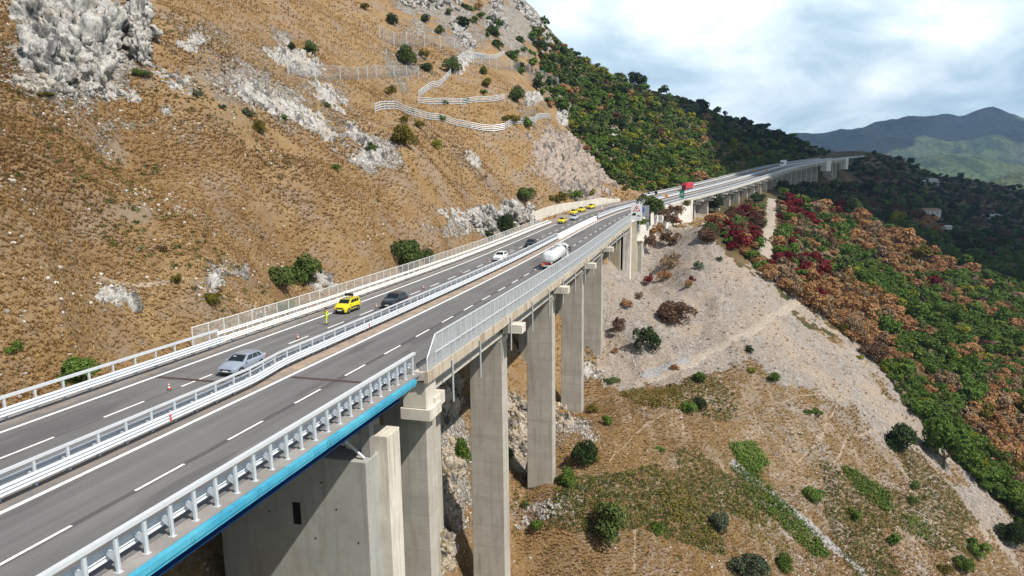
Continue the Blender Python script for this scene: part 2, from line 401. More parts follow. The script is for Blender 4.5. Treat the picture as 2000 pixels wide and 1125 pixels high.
# ------------------------------------------------------------------ ground material
def terrain_material():
    t = NT('ground'); p = t.geo()
    z = t.n('ShaderNodeSeparateColor'); t.l(t.attr('zone'), z.inputs[0]); t.c_ = 0; R, S, Fo = z.outputs[0], z.outputs[1], z.outputs[2]
    w1 = t.noise(p, 0.035, 4, .6); w2 = t.noise(p, 0.22, 5, .62); w3 = t.noise(p, 2.1, 6, .70); w4 = t.noise(p, 8, 4, .7)
    g = t.mix(t.ramp(w1, [(.38, 0.), (.62, 1.)]), (.285, .176, .074), (.200, .115, .052))
    g = t.mix(t.ramp(t.noise(p, .02, 5, .65), [(.50, 0.), (.62, .7)]), g, (.27, .20, .125))
    g = t.mix(t.ramp(w2, [(.42, 0.), (.62, 1.)]), g, (.315, .212, .108))
    g = t.mix(t.math('MULTIPLY', t.ramp(w3, [(.46, 0.), (.66, 1.)]), .55), g, (.150, .085, .038))
    # the valley side: browner, with pale soil in streaks that run down the slope
    sd = t.n('ShaderNodeAttribute', attribute_name='side').outputs['Fac']
    dn = t.noise(t.mapping(p, (.55, .10, .12), (0, 0, -.55)), 1.0, 6, .68)
    gv_ = t.mix(t.ramp(w2, [(.40, 0.), (.62, 1.)]), (.235, .155, .078), (.150, .110, .055))
    gv_ = t.mix(t.ramp(w3, [(.46, 0.), (.60, .75)]), gv_, (.085, .062, .034))
    gv_ = t.mix(t.ramp(dn, [(.50, 0.), (.64, .85)]), gv_, (.37, .30, .235))
    g = t.mix(t.math('MULTIPLY', sd, .85), g, gv_)
    g = t.mix(t.math('MULTIPLY', t.ramp(w4, [(.5, 0.), (.68, 1.)]), .45), g, (.50, .37, .21))
    g = t.mix(t.ramp(t.noise(p, 4.2, 5, .75), [(.53, 0.), (.66, .7)]), g, (.105, .062, .030))
    soil = t.mix(w3, (.33, .275, .23), (.20, .15, .11))
    g = t.mix(t.math('MULTIPLY', t.ramp(t.noise(p, .12, 6, .7), [(.50, 0.), (.60, 1.)]), .6), g, soil)
    # limestone: pale, stained, broken by dark clefts
    rp = t.mapping(p, (1, 1, .55))
    cl = t.voro(rp, .55, 'DISTANCE_TO_EDGE'); cl2 = t.voro(rp, 1.9, 'DISTANCE_TO_EDGE')
    r = t.mix(t.ramp(t.noise(p, .5, 6, .65), [(.35, 0.), (.65, 1.)]), (.50, .465, .42), (.33, .30, .27))
    r = t.mix(t.ramp(t.noise(p, .2, 4), [(.55, 0.), (.7, .8)]), r, (.46, .33, .22))
    r = t.mix(t.ramp(cl, [(0., .40), (.07, 0.)]), r, (.075, .065, .055))
    r = t.mix(t.ramp(cl2, [(0., .30), (.08, 0.)]), r, (.10, .085, .07))
    r = t.mix(t.ramp(w3, [(.52, 0.), (.66, .9)]), r, (.12, .09, .055))
    # loose stones showing through the grass everywhere
    st = t.ramp(t.voro(p, 1.9, 'F1'), [(.11, 1.), (.20, 0.)])
    stm = t.math('MULTIPLY', st, t.ramp(t.noise(p, .16, 4, .65), [(.50, 0.), (.60, .9)]))
    g = t.mix(stm, g, (.47, .435, .39))
    rm = t.math('ADD', R, t.math('MULTIPLY', t.math('SUBTRACT', t.noise(p, .85, 7, .74), .5), 3.2))
    rm = t.ramp(rm, [(.56, 0.), (.66, 1.)])
    # pale scree with downhill rills
    sp = t.noise(t.mapping(p, (.9, .9, .2)), 1.3, 6, .7)
    sc = t.mix(t.ramp(sp, [(.38, 0.), (.60, 1.)]), (.375, .34, .31), (.21, .185, .165))
    sc = t.mix(t.ramp(dn, [(.46, 0.), (.60, .8)]), sc, (.30, .25, .205))
    sc = t.mix(t.ramp(t.noise(p, .09, 5, .6), [(.45, 0.), (.65, .7)]), sc, (.40, .31, .23))
    sc = t.mix(t.ramp(t.noise(p, 1.7, 4, .7), [(.54, 0.), (.66, .8)]), sc, (.17, .12, .075))
    sc = t.mix(t.ramp(t.voro(p, 3.2, 'F1'), [(.08, .5), (.16, 0.)]), sc, (.56, .53, .50))
    sm = t.ramp(t.math('ADD', S, t.math('MULTIPLY', t.math('SUBTRACT', t.noise(p, .16, 7, .72), .5), 2.6)), [(.30, 0.), (.72, 1.)])
    fl = t.mix(t.ramp(w2, [(.4, 0.), (.65, 1.)]), (.12, .08, .042), (.045, .060, .020))
    fl = t.mix(t.ramp(w1, [(.5, 0.), (.65, .6)]), fl, (.25, .17, .10))
    c = t.mix(sm, g, sc)
    c = t.mix(t.ramp(t.math('ADD', Fo, t.math('MULTIPLY', t.math('SUBTRACT', w2, .5), .8)), [(.4, 0.), (.6, 1.)]), c, fl)
    c = t.mix(rm, c, r)
    t.base(c); t.set(Roughness=.95, Specular_IOR_Level=.1)
    h = t.math('ADD', t.math('MULTIPLY', w3, .55), t.math('MULTIPLY', w4, .2))
    h = t.math('ADD', h, t.math('MULTIPLY', rm, t.math('ADD', t.math('MULTIPLY', t.ramp(cl, [(0., 0.), (.12, 1.)]), .5), t.math('MULTIPLY', t.ramp(cl2, [(0., 0.), (.16, 1.)]), .35))))
    t.bump(h, .9, .9)
    return t.m
zone = np.stack([T_rock, T_scree, T_forest, np.zeros(len(TX))], 1)
terrain = ob('hillside_terrain', npmesh('hillside_terrain', TERR, TF, terrain_material(), True, {'zone': np.concatenate([zone[:, :3], np.ones((len(TX), 1))], 1), 'side': smooth(6, 16, T_lat) * (1 - T_forest)}))
terrain['kind'] = 'structure'
bpy.context.view_layer.update()
_dg = bpy.context.evaluated_depsgraph_get()
def hit(px, py):                                # where a surveyed sight line meets the ground
    ok, loc, nor, _ = terrain.ray_cast(Vector(CAM), Vector(ray(px, py)))
    return (np.array(loc), np.array(nor)) if ok else (None, None)
def drop(x, y):                                 # ground level below a point
    ok, loc, nor, _ = terrain.ray_cast(Vector((x, y, 400)), Vector((0, 0, -1)))
    return float(loc[2]) if ok else None
# ------------------------------------------------------------------ road surface and markings (setting)
S_END = 705.0
S_JOINT = s_at(822, 8.75)                       # where the steel span meets the concrete viaduct
S_ABUT = s_at(1230, 8.75)                       # far abutment of the near viaduct
def road_left(s): return -10.6 - 3.2 * (smooth(163, 178, s) - smooth(236, 262, s))
def asphalt_material():
    t = NT('asphalt'); uvn = t.n('ShaderNodeUVMap'); uvn.uv_map = 'UVMap'
    x = t.sep(uvn.outputs[0]); la, s = x[0], x[1]; p = t.geo()
    def band(c, w, soft): # soft stripe round an offset
        return t.ramp(t.math('ABSOLUTE', t.math('SUBTRACT', la, c)), [(max(0, w - soft), 1.), (w + soft, 0.)])
    n1 = t.noise(p, .12, 5, .6); n2 = t.noise(p, 30, 3, .7); n3 = t.noise(t.mapping(uvn.outputs[0], (1.6, .06, 1)), 1.0, 5, .6)
    c = t.mix(t.ramp(n1, [(.35, 0.), (.65, 1.)]), (.118, .115, .117), (.165, .160, .159))
    c = t.mix(t.ramp(n3, [(.4, 0.), (.65, .55)]), c, (.082, .079, .08))
    c = t.mix(t.math('MULTIPLY', t.math('SUBTRACT', n2, .35), .9, clamp=True), c, (.22, .21, .2))
    for wc in (1.0, 2.8, 4.8, 6.5, -3.0, -4.8, -6.5, -8.2):
        c = t.mix(t.math('MULTIPLY', band(wc, .38, .3), t.math('MULTIPLY', n1, .42)), c, (.085, .082, .082))
    wob = t.math('MULTIPLY', t.math('SUBTRACT', t.noise(t.mapping(uvn.outputs[0], (.2, .35, 1)), 1.0, 3), .5), .25)
    seam = t.ramp(t.math('ABSOLUTE', t.math('SUBTRACT', t.math('ADD', la, wob), 3.78)), [(.10, .72), (.24, 0.)])
    c = t.mix(seam, c, (.052, .05, .05))
    seam2 = t.ramp(t.math('ABSOLUTE', t.math('SUBTRACT', t.math('ADD', la, wob), -5.5)), [(.03, .75), (.08, 0.)])
    c = t.mix(seam2, c, (.05, .048, .048))
    ck = t.math('MULTIPLY', t.ramp(t.voro(t.mapping(p, (1, 1, 0)), .33, 'DISTANCE_TO_EDGE'), [(0., .55), (.012, 0.)]), t.ramp(t.noise(p, .05, 3), [(.50, 0.), (.56, 1.)]))
    c = t.mix(ck, c, (.04, .04, .04))
    pat = t.ramp(t.noise(t.mapping(uvn.outputs[0], (.35, .05, 1)), 1.0, 3, .6), [(.56, 0.), (.60, .55)])
    c = t.mix(pat, c, (.075, .072, .073))
    # dirt along the median strip and the verges
    dirt = t.math('MULTIPLY', t.ramp(t.math('ABSOLUTE', t.math('ADD', la, .95)), [(.55, 1.), (.85, 0.)]), t.ramp(t.noise(p, .8, 5, .7), [(.3, .1), (.6, .95)]))
    dirt = t.math('MULTIPLY', dirt, t.ramp(t.math('DIVIDE', s, 200), [(.20, .35), (.25, 1.)]))
    c = t.mix(dirt, c, (.36, .27, .20))
    v = t.math('MULTIPLY', t.ramp(t.math('ADD', la, 10.2), [(0., 1.), (.75, 0.)]), t.ramp(t.noise(p, .9, 5, .7), [(.35, .0), (.62, .9)]))
    c = t.mix(v, c, (.33, .25, .19))
    t.base(c); t.set(Roughness=.9, Specular_IOR_Level=.3); t.bump(n2, .25, .02); return t.m
def strip(name, lat0, lat1, s0, s1, h, mat, step=2.0, cols=1):
    ss = np.linspace(s0, s1, max(2, int((s1 - s0) / step) + 1)); V = []; U = []
    for s in ss:
        a = lat0(s) if callable(lat0) else lat0; b = lat1(s) if callable(lat1) else lat1
        for k in range(cols + 1):
            l = a + (b - a) * k / cols; V.append(P(s, l, h)); U.append((l, s))
    n = cols + 1; Fs = [(i * n + k, i * n + k + 1, (i + 1) * n + k + 1, (i + 1) * n + k) for i in range(len(ss) - 1) for k in range(cols)]
    return np.array(V), np.array(Fs), np.array(U)
V_, F_, U_ = strip('road', road_left, 8.15, -9, S_END, 0.0, None, 2.0, 4)
road = ob('road', npmesh('road', V_, F_, asphalt_material(), False, None, U_)); road['kind'] = 'structure'
def paint_material():
    t = NT('road_paint'); p = t.geo(); n = t.noise(p, 3.5, 5, .7)
    t.base(t.mix(t.ramp(n, [(.52, 0.), (.72, .75)]), (.80, .79, .77), (.40, .39, .38))); t.set(Roughness=.7); return t.m
PV, PF = [], []
def paint(l0, l1, s0, s1, step=2.0):
    V, Fc, _ = strip('m', l0, l1, s0, s1, .008, None, step); b = sum(len(v) for v in PV); PV.append(V); PF.append(Fc + b)
paint(-.13, .13, -9, 262); paint(-.13, .13, 262, S_END); paint(-9.13, -8.89, -9, S_END)
for a in np.arange(-6.8, S_END - 20, 6.22): paint(3.68, 3.84, a, a + 3.0, 3.0)
for a in np.arange(-5.6, S_END - 20, 6.22): paint(-5.63, -5.47, a, a + 3.0, 3.0)
paint(7.25, 7.4, 172, S_END)
mk = ob('road_markings', npmesh('road_markings', np.concatenate(PV), np.concatenate(PF), paint_material())); mk['kind'] = 'structure'
# expansion joints: rusty finger plates across each carriageway
jm = NT('rusty_joint'); jn = jm.noise(jm.geo(), 6, 4, .7); jm.base(jm.mix(jn, (.035, .028, .026), (.10, .065, .05))); jm.set(Roughness=.7)
for k, (l0, l1, sj) in enumerate(((.3, 8.1, S_JOINT - 3.0), (-8.8, -1.7, S_JOINT - 5.3))):
    V, Fc, _ = strip('j', l0, l1, sj, sj + .42, .012, None, 1.0)
    j = ob('expansion_joint', npmesh('expansion_joint', V, Fc, jm.m)); j['kind'] = 'structure'
# ------------------------------------------------------------------ concrete, steel and barrier materials
def concrete(name, c1, c2, streak=.5, board=True, stain=(.16, .125, .085)):
    t = NT(name); p = t.geo()
    n = t.noise(p, .45, 6, .65); n2 = t.noise(p, 7, 4, .7)
    c = t.mix(t.ramp(n, [(.35, 0.), (.68, 1.)]), c1, c2)
    st = t.noise(t.mapping(p, (1.1, 1.1, .09)), 1.6, 5, .65)
    c = t.mix(t.math('MULTIPLY', t.ramp(st, [(.50, 0.), (.68, 1.)]), streak), c, stain)
    c = t.mix(t.math('MULTIPLY', t.math('SUBTRACT', n2, .4, clamp=True), .7), c, tuple(v * .55 for v in c1))
    h = n2
    if board:
        z = t.sep(p)[2]; wob = t.noise(p, .6, 2)
        fr = t.math('FRACT', t.math('DIVIDE', t.math('ADD', z, t.math('MULTIPLY', wob, .08)), 1.45))
        ln = t.ramp(fr, [(0., 1.), (.035, 0.)]); c = t.mix(t.math('MULTIPLY', ln, .75), c, tuple(v * .45 for v in c1))
        fz = t.voro(t.mapping(p, (0.01, 0.01, .69)), 1.0, 'F1', 1)
        bw = t.n('ShaderNodeSeparateColor'); t.l(fz, bw.inputs[0])
        c = t.mix(t.math('MULTIPLY', bw.outputs[0], .42), c, tuple(v * .6 for v in c1))
        b2 = t.noise(t.mapping(p, (.9, .9, 9)), 1.3, 3, .6); c = t.mix(t.math('MULTIPLY', t.ramp(b2, [(.58, 0.), (.7, 1.)]), .35), c, tuple(v * .5 for v in c1))
    t.base(c); t.set(Roughness=.92, Specular_IOR_Level=.15); t.bump(h, .3, .03); return t.m
M_pier = concrete('pier_concrete', (.47, .435, .38), (.37, .34, .30), .5)
M_wallpier = concrete('smooth_grey_concrete', (.36, .36, .335), (.29, .29, .27), .3, False)
M_cream = concrete('pale_render', (.62, .575, .50), (.50, .46, .40), .55, False, (.22, .17, .12))
M_edge = concrete('stained_edge_concrete', (.50, .44, .36), (.40, .33, .25), .9, False, (.20, .12, .07))
M_girder = concrete('girder_concrete', (.52, .48, .42), (.44, .40, .35), .3, False)
M_white_wall = concrete('whitewashed_concrete', (.74, .71, .66), (.60, .56, .50), .65, False, (.15, .11, .08))
M_brownwall = concrete('old_board_concrete', (.44, .385, .30), (.34, .28, .20), .6)
def galv(name, c, rough=.5, dirt=.35):
    t = NT(name); p = t.geo(); n = t.noise(p, 1.4, 5, .7)
    t.base(t.mix(t.math('MULTIPLY', t.ramp(n, [(.5, 0.), (.75, 1.)]), dirt), c, tuple(v * .55 for v in c))); t.set(Roughness=rough, Metallic=.25); return t.m
M_rail = galv('galvanised_rail', (.62, .645, .675)); M_post = galv('galvanised_post', (.58, .61, .64)); M_railw = galv('weathered_white_rail', (.76, .755, .73), .6, .5)
def steelpaint(name, a, b):
    t = NT(name); p = t.geo(); n = t.noise(t.mapping(p, (1, 1, .12)), 2.2, 5, .7); n2 = t.noise(p, .7, 5, .65)
    c = t.mix(t.ramp(n2, [(.4, 0.), (.65, 1.)]), a, b); c = t.mix(t.ramp(n, [(.56, 0.), (.70, .7)]), c, tuple(v * .45 + .02 for v in a)); c = t.mix(t.ramp(t.noise(p, 3.5, 5, .75), [(.63, 0.), (.70, .8)]), c, (.10, .055, .03))
    t.base(c); t.set(Roughness=.6); return t.m
M_cyan = steelpaint('cyan_paint', (.045, .29, .44), (.085, .38, .50)); M_blue = plain('blue_paint', (.016, .085, .26), .5, 0, .35, .9); M_navy = plain('navy_paint', (.01, .035, .10), .6, 0, .2)
M_kerb = concrete('walkway_concrete', (.30, .28, .27), (.20, .185, .175), .2, False)
M_dark = plain('dark_void', (.012, .012, .012), .95); M_pvc = galv('grey_drain_pipe', (.42, .44, .46))
M_black = plain('black_rubber', (.02, .02, .02), .7)
def wpart(name, mb, mat, parent, bevel=0.0):
    o = mb.build(name, mat, parent, bevel); o.location = -parent.location; return o
def boxalong(s, lat0, lat1, h0, h1, ds, mb=None, topz=None):
    """upright block square to the road at a station; h may be absolute when topz is given"""
    mb = mb or MB(); th = HD(s); b = P(s); r = np.array([math.cos(th), -math.sin(th), 0]); f = np.array([math.sin(th), math.cos(th), 0])
    V = []
    for z in (h0, h1):
        for l, d in ((lat0, -ds / 2), (lat1, -ds / 2), (lat1, ds / 2), (lat0, ds / 2)):
            q = b + r * l + f * d; q[2] = (b[2] + z) if topz is None else z; V.append(q)
    return mb.add(V, [(0, 3, 2, 1), (4, 5, 6, 7), (0, 1, 5, 4), (1, 2, 6, 5), (2, 3, 7, 6), (3, 0, 4, 7)])
def foot(s, lat0, lat1):
    return min(drop(*P(s, l)[:2]) for l in (lat0, (lat0 + lat1) / 2, lat1)) - 1.5
EDGE = 9.2
# ------------------------------------------------------------------ the near viaduct
va = empty('viaduct', P(S_JOINT, 0, 0), 0, 'long concrete viaduct with a blue steel end span on tall pale blade piers', 'viaduct')
wpart('deck', sweep([(-11.0, -.06), (8.2, -.06), (8.2, .16), (9.0, .16), (9.0, -.42), (7.9, -.6), (-10, -.6), (-11.0, -.4)], S_JOINT, S_ABUT, 3), M_girder, va)
wpart('edge_beam', sweep([(9.003, .20), (EDGE + .12, .20), (EDGE + .12, -.62), (9.003, -.62)], S_JOINT, S_ABUT, 3), M_edge, va)
for l in (8.0, 4.2, .4, -3.4, -7.2):
    wpart('girder', sweep([(l - .14, -.6), (l + .14, -.6), (l + .14, -1.7), (l + .38, -1.8), (l + .38, -2.15), (l - .38, -2.15), (l - .38, -1.8), (l - .14, -1.7)], S_JOINT + .4, S_ABUT, 3), M_girder, va)
BENTS = [53.4, 73.2, 97.0, 120.6, 143.2]
for k, s in enumerate(BENTS):
    for l0, l1 in ((4.9, 8.35), (-2.6, .75), (-10.0, -6.6)):
        zb = foot(s, l0, l1); top = P(s)[2] - 2.7
        m = MB(); th = HD(s); b = P(s); r = np.array([math.cos(th), -math.sin(th), 0]); f = np.array([math.sin(th), math.cos(th), 0])
        rings = []
        for z, e in ((zb, .10), (top, 0.0)):
            rings.append([tuple((*(b + r * l + f * d)[:2], z)) for l, d in ((l0 - e, -.95 - e), (l1 + e, -.95 - e), (l1 + e, .95 + e), (l0 - e, .95 + e))])
        m.loft(rings); wpart('pier', m, M_pier, va, .05)
    if k:
        wpart('pier_cap', boxalong(s, -10.4, 8.5, -2.72, -2.17, 1.7), M_girder, va, .03)
        wpart('bracket_beam', boxalong(s - .2, 8.5, 10.5, -1.75, -.85, 1.5), M_cream, va, .03)
    else:
        wpart('pier_cap', boxalong(s, -10.4, 9.15, -3.1, -2.17, 1.9), M_cream, va, .03)
        wpart('end_block', boxalong(s - 1.4, 7.2, 9.0, -2.6, -.64, 1.9), M_cream, va, .03)
        wpart('end_corbel', boxalong(s - 1.3, 7.0, 9.3, -3.5, -2.62, 2.3), M_cream, va, .04)
for s in (55.4, 62.2, 72.0, 80.9, 89.6, 98.3, 107.3, 116.0, 124.8, 134.5, 145, 156, 167):
    m = MB(); a = P(s, EDGE + .22, -.1); m.tube(a, a + np.array([0, 0, -3.3]), .085, 8); wpart('drain_pipe', m, M_pvc, va)
# steel end span over its own wall pier
wpart('steel_fascia', sweep([(8.72, .02), (9.0, .02), (9.0, -.24), (8.93, -.27), (8.93, -.42), (8.72, -.42)], -9, S_JOINT - 1.2, 3), M_cyan, va)
wpart('steel_deck_plate', sweep([(-10.9, -.05), (8.718, -.05), (8.718, -.38), (-10.9, -.38)], -9, S_JOINT - 1.2, 3), M_navy, va)
for l in (7.95, 1.0, -7.0):
    wpart('steel_girder', sweep([(l - .03, -.382), (l + .03, -.382), (l + .03, -1.10), (l + .36, -1.10), (l + .36, -1.17), (l - .40, -1.17), (l - .40, -1.10), (l - .03, -1.10)], -9, S_JOINT - 2.4, 3), M_blue, va)
wpart('walkway', sweep([(7.95, -.045), (8.716, -.045), (8.716, .07), (7.95, .07)], -9, S_JOINT, 3), M_kerb, va)
wpart('verge_kerb', sweep([(-10.95, -.045), (-10.15, -.045), (-10.15, .10), (-10.95, .10)], -9, 163, 3), M_kerb, va)
sw = 46.6
m = MB(); zb = min(foot(sw, -3, 7), -46); boxalong(sw, -4.6, 7.0, zb, P(sw)[2] - 4.55, 2.2, m, topz=1)
wp = wpart('wall_pier', m, M_wallpier, va, .06)
m = MB(); boxalong(sw + 1.6, 4.6, 7.75, zb, P(sw)[2] - 3.4, 1.9, m, topz=1); wpart('pier_pilaster', m, M_cream, va, .05)
wpart('bearing_block', boxalong(sw, 6.3, 6.95, -4.54, -1.2, .6), M_kerb, va, .02)
wpart('bearing_block', boxalong(sw, -1.0, 2.1, -4.54, -1.18, .8), M_navy, va, .02)
wpart('inspection_opening', boxalong(sw - 1.1, 1.35, 1.95, -9.6, -8.0, .03), M_dark, wp); COL.objects[-1].location = (0, 0, 0)
for l, h in ((-.6, -9.0), (2.9, -10.5), (4.6, -8.2), (6.1, -10.4), (.2, -7.0), (3.6, -6.4)):
    o = wpart('weep_hole', boxalong(sw - 1.1, l, l + .12, h, h + .12, .02), M_dark, wp); o.location = (0, 0, 0)
o = wpart('fallen_pipe', MB().tube(P(sw - .6, 5.1, -3.3), P(sw - .7, 6.7, -4.45), .10, 8), M_rail, va)

# abutment and the whitewashed side wall carrying the road to the second viaduct
ab = empty('abutment', P(S_ABUT, EDGE, 0), 0, 'stained concrete abutment box at the end of the near viaduct below the vine', 'abutment')
s0 = S_ABUT
wpart('front_pillar', boxalong(s0 - .9, 7.4, 9.3, -17, -.65, 1.6), M_white_wall, ab, .05)
wpart('breast_wall', boxalong(s0 - 4.5, -11, 7.3, -19, -2.3, 1.2), M_brownwall, ab, .04)
wpart('side_wall', sweep([(8.2, -.1), (9.2, -.1), (9.2, -15), (8.2, -15)], s0, s0 + 9, 2), M_brownwall, ab)
wpart('buttress', boxalong(s0 + 10.2, 7.6, 10.4, -16, -5.6, 2.0), M_pier, ab, .05)
wpart('buttress_cap', boxalong(s0 + 10.2, 7.4, 10.7, -5.6, -5.3, 2.6), M_white_wall, ab, .04)
ww = empty('retaining_wall', P(s0 + 9, EDGE, 0), 0, 'whitewashed streaked retaining wall under the road between the two viaducts', 'retaining wall')
S_SECOND = 262.0
for a, b in ((s0 + 9.0, s0 + 28), (s0 + 28.03, s0 + 54), (s0 + 54.03, S_SECOND)):
    wpart('wall_panel', sweep([(8.2, .12), (9.25, .12), (9.35, -13), (8.2, -13)], a, b, 3), M_white_wall, ww)
wpart('coping', sweep([(8.15, .122), (9.42, .122), (9.42, .36), (8.15, .36)], s0, S_SECOND, 3), M_cream, ww)
rw = empty('retaining_wall', P(174, -14, 0), 0, 'long pale concrete retaining wall at the foot of the hill beside the lay-by', 'retaining wall')
RWL = lambda s: float(road_left(s)) - .9
for a, b in ((172.5, 184), (184.03, 198), (198.03, 212), (212.03, 228), (228.03, 250)):
    m = MB(); n = max(2, int((b - a) / 1.5)); rings = []
    for s in np.linspace(a, b, n):
        h = 2.7 + .5 * math.sin((s - 172) / 40 * PI) - 1.6 * float(smooth(234, 250, s))
        l = RWL(s); rings.append([tuple(P(s, l - .45, -1)), tuple(P(s, l, -1)), tuple(P(s, l - .1, h)), tuple(P(s, l - .45, h))])
    m.loft(rings); wpart('wall_panel', m, M_cream, rw, .03)
wpart('end_pier', boxalong(172.0, RWL(172) - .7, RWL(172) + .1, -1, 2.9, .8), M_cream, rw, .04)

# ------------------------------------------------------------------ second viaduct
vb = empty('viaduct', P(S_SECOND, 0, 0), 0, 'second viaduct with close pale piers curving away to the far hill', 'viaduct')
wpart('deck', sweep([(-11.0, -.06), (8.2, -.06), (8.2, .2), (9.3, .2), (9.3, -.35), (7.9, -.7), (-10, -.7), (-11.0, -.4)], S_SECOND, 640, 5), M_girder, vb)
wpart('girder', sweep([(7.2, -.7), (7.8, -.7), (7.8, -2.0), (7.2, -2.0)], S_SECOND + 1, 640, 6), M_girder, vb)
for s in np.concatenate([np.arange(270, 585, 16.6), [612, 622]]):
    for l0, l1 in ((1.0, 7.9),):
        zb = foot(s, l0, l1); m = MB(); boxalong(s, l0, l1, zb, P(s)[2] - 2.3, 1.5, m, topz=1); wpart('pier', m, M_pier, vb, .05)
    wpart('pier_cap', boxalong(s, -9.5, 9.6, -2.3, -1.99, 1.7), M_girder, vb)
    wpart('bracket_beam', boxalong(s, 8.0, 10.6, -1.3, -.75, 1.2), M_cream, vb)
for s in np.arange(266, 600, 5.5):
    m = MB(); a = P(s, 9.45, -.1); m.tube(a, a + np.array([0, 0, -1.5]), .06, 6); wpart('drain_pipe', m, M_pvc, vb)
wpart('end_wall', boxalong(592, 5.5, 10.2, -7, .5, 13), M_white_wall, vb, .1)
wpart('end_wall', boxalong(642, 5.5, 10.2, -8, .5, 6), M_white_wall, vb, .1)

# ------------------------------------------------------------------ barriers: posts, rails and triple corrugated beams
def wave(lat, h0, h1, side, depth=.085, waves=3):
    """closed profile of a corrugated beam whose ridges point to +side"""
    pts = []; n = waves * 4
    for i in range(n + 1):
        h = h0 + (h1 - h0) * i / n; pts.append((lat + side * depth * (.5 - .5 * math.cos(2 * PI * waves * i / n)), h))
    return pts + [(l - side * .012, h) for l, h in pts[::-1]]
def posts(parent, name, mesh, s0, s1, step, lat, h=0.0, latf=None, cap=100):
    ss = np.arange(s0, s1, step)
    for s in ss[:cap]:
        o = link(bpy.data.objects.new(name, mesh), parent)
        o.location = Vector(P(s, lat + (latf(s) if latf else 0), h)) - parent.location; o.rotation_euler = (0, 0, -HD(s))
    if len(ss) > cap:
        mb = MB(); vs = [tuple(v.co) for v in mesh.vertices]; fs = [tuple(p.vertices) for p in mesh.polygons]
        for s in ss[cap:]:
            T = Matrix.Translation(Vector(P(s, lat, h))) @ Matrix.Rotation(-HD(s), 4, 'Z'); mb.add([T @ Vector(v) for v in vs], fs)
        o = wpart(name, mb, mesh.materials[0], parent); o['kind'] = 'stuff'
pm = MB().box((-.05, -.07, 0), (.05, -.055, 1.42)).box((-.05, .055, 0), (.05, .07, 1.42)).box((-.012, -.055, 0), (.012, .055, 1.42)).box((-.13, -.10, -.01), (.13, .10, .02)).mesh('rail_post', M_post)
pmb = MB().box((-.05, -.07, 0), (.05, -.055, 1.42)).box((-.05, .055, 0), (.05, .07, 1.42)).box((-.012, -.055, 0), (.012, .055, 1.42)).box((-.13, -.10, -.01), (.13, .10, .02))
pmb.add([(-.05, -.05, .36), (-.05, .05, .36), (-.40, .05, .62), (-.40, -.05, .62), (-.05, -.05, .84), (-.05, .05, .84), (-.40, .05, .80), (-.40, -.05, .80)], [(0, 1, 2, 3), (4, 7, 6, 5), (0, 3, 7, 4), (1, 5, 6, 2), (3, 2, 6, 7)])
pmb = pmb.mesh('rail_post', M_post)
pml = MB().box((-.05, -.07, 0), (.05, .07, 1.30)).mesh('rail_post', M_post)
pms = MB().box((-.05, -.07, 0), (.05, .07, .85)).box((-.36, -.06, .55), (.36, .06, .78)).mesh('rail_post', M_post)
pmm = MB().box((-.045, -.06, 0), (.045, .06, 1.22)).box((-.40, -.05, .48), (.40, .05, .62)).add([(-.4, -.05, .48), (.4, -.05, .48), (0, -.05, .2), (-.4, .05, .48), (.4, .05, .48), (0, .05, .2)], [(0, 2, 1), (3, 4, 5), (0, 3, 5, 2), (1, 2, 5, 4)]).mesh('rail_post', M_post)
# right side of the steel span
g = empty('bridge_railing', P(20, 8.3, 0), 0, 'tall post and rail bridge railing along the blue steel edge in the foreground', 'guardrail')
posts(g, 'post', pmb, -8, S_JOINT + .3, 1.27, 8.35, .06)
wpart('top_rail', sweep([(8.24, 1.44), (8.46, 1.44), (8.46, 1.60), (8.24, 1.60)], -9, S_JOINT, 2), M_rail, g)
wpart('beam', sweep(wave(7.87, .40, .92, -1), -9, S_JOINT + .2, 2), M_rail, g)
# median barrier in three lengths
jog = lambda s: -.65 * float(smooth(44.5, 50.5, s))
g = empty('median_barrier', P(20, -1, 0), 0, 'double sided steel median barrier with close dark slots and a kink near the silver car', 'guardrail')
posts(g, 'post', pmm, -8, 146, 1.72, -1.0, 0, jog)
wpart('top_rail', sweep([(-1.07, 1.20), (-.93, 1.20), (-.93, 1.32), (-1.07, 1.32)], -9, 147, 1.5, True, jog), M_rail, g)
wpart('beam', sweep(wave(-.56, .34, .86, 1), -9, 147, 1.5, True, jog), M_rail, g)
wpart('beam', sweep(wave(-1.44, .34, .86, -1), -9, 147, 1.5, True, jog), M_rail, g)
rp = MB()
for s in (22.6, 37.5, 62.5): boxalong(s, -.45 + jog(s), -.44 + jog(s), .42, .58, .13, rp); boxalong(s, -.45 + jog(s), -.44 + jog(s), .66, .80, .13, rp)
wpart('red_reflector', rp, plain('red_sticker', (.62, .05, .03), .4), g)
g = empty('median_barrier', P(168, -1.6, 0), 0, 'smooth white median barrier without openings beyond the tanker', 'guardrail')
wpart('wall', sweep([(-2.1, -.05), (-1.1, -.05), (-1.35, .45), (-1.45, 1.0), (-1.75, 1.0), (-1.85, .45)], 147.2, 189, 3), plain('white_barrier_paint', (.72, .73, .75), .5, 0, .1, 1.0), g)
g = empty('median_barrier', P(230, -1.6, 0), 0, 'low pair of steel median rails running on past the lay-by and over the second viaduct', 'guardrail')
posts(g, 'post', pms, 190, 480, 3.0, -1.5)
wpart('beam', sweep(wave(-1.0, .40, .85, 1, .08, 2), 189.5, 640, 4), M_rail, g)
wpart('beam', sweep(wave(-2.0, .40, .85, -1, .08, 2), 189.5, 640, 4), M_rail, g)
wpart('top_rail', sweep([(-1.6, 1.05), (-1.4, 1.05), (-1.4, 1.2), (-1.6, 1.2)], 192, 640, 4), M_rail, g)
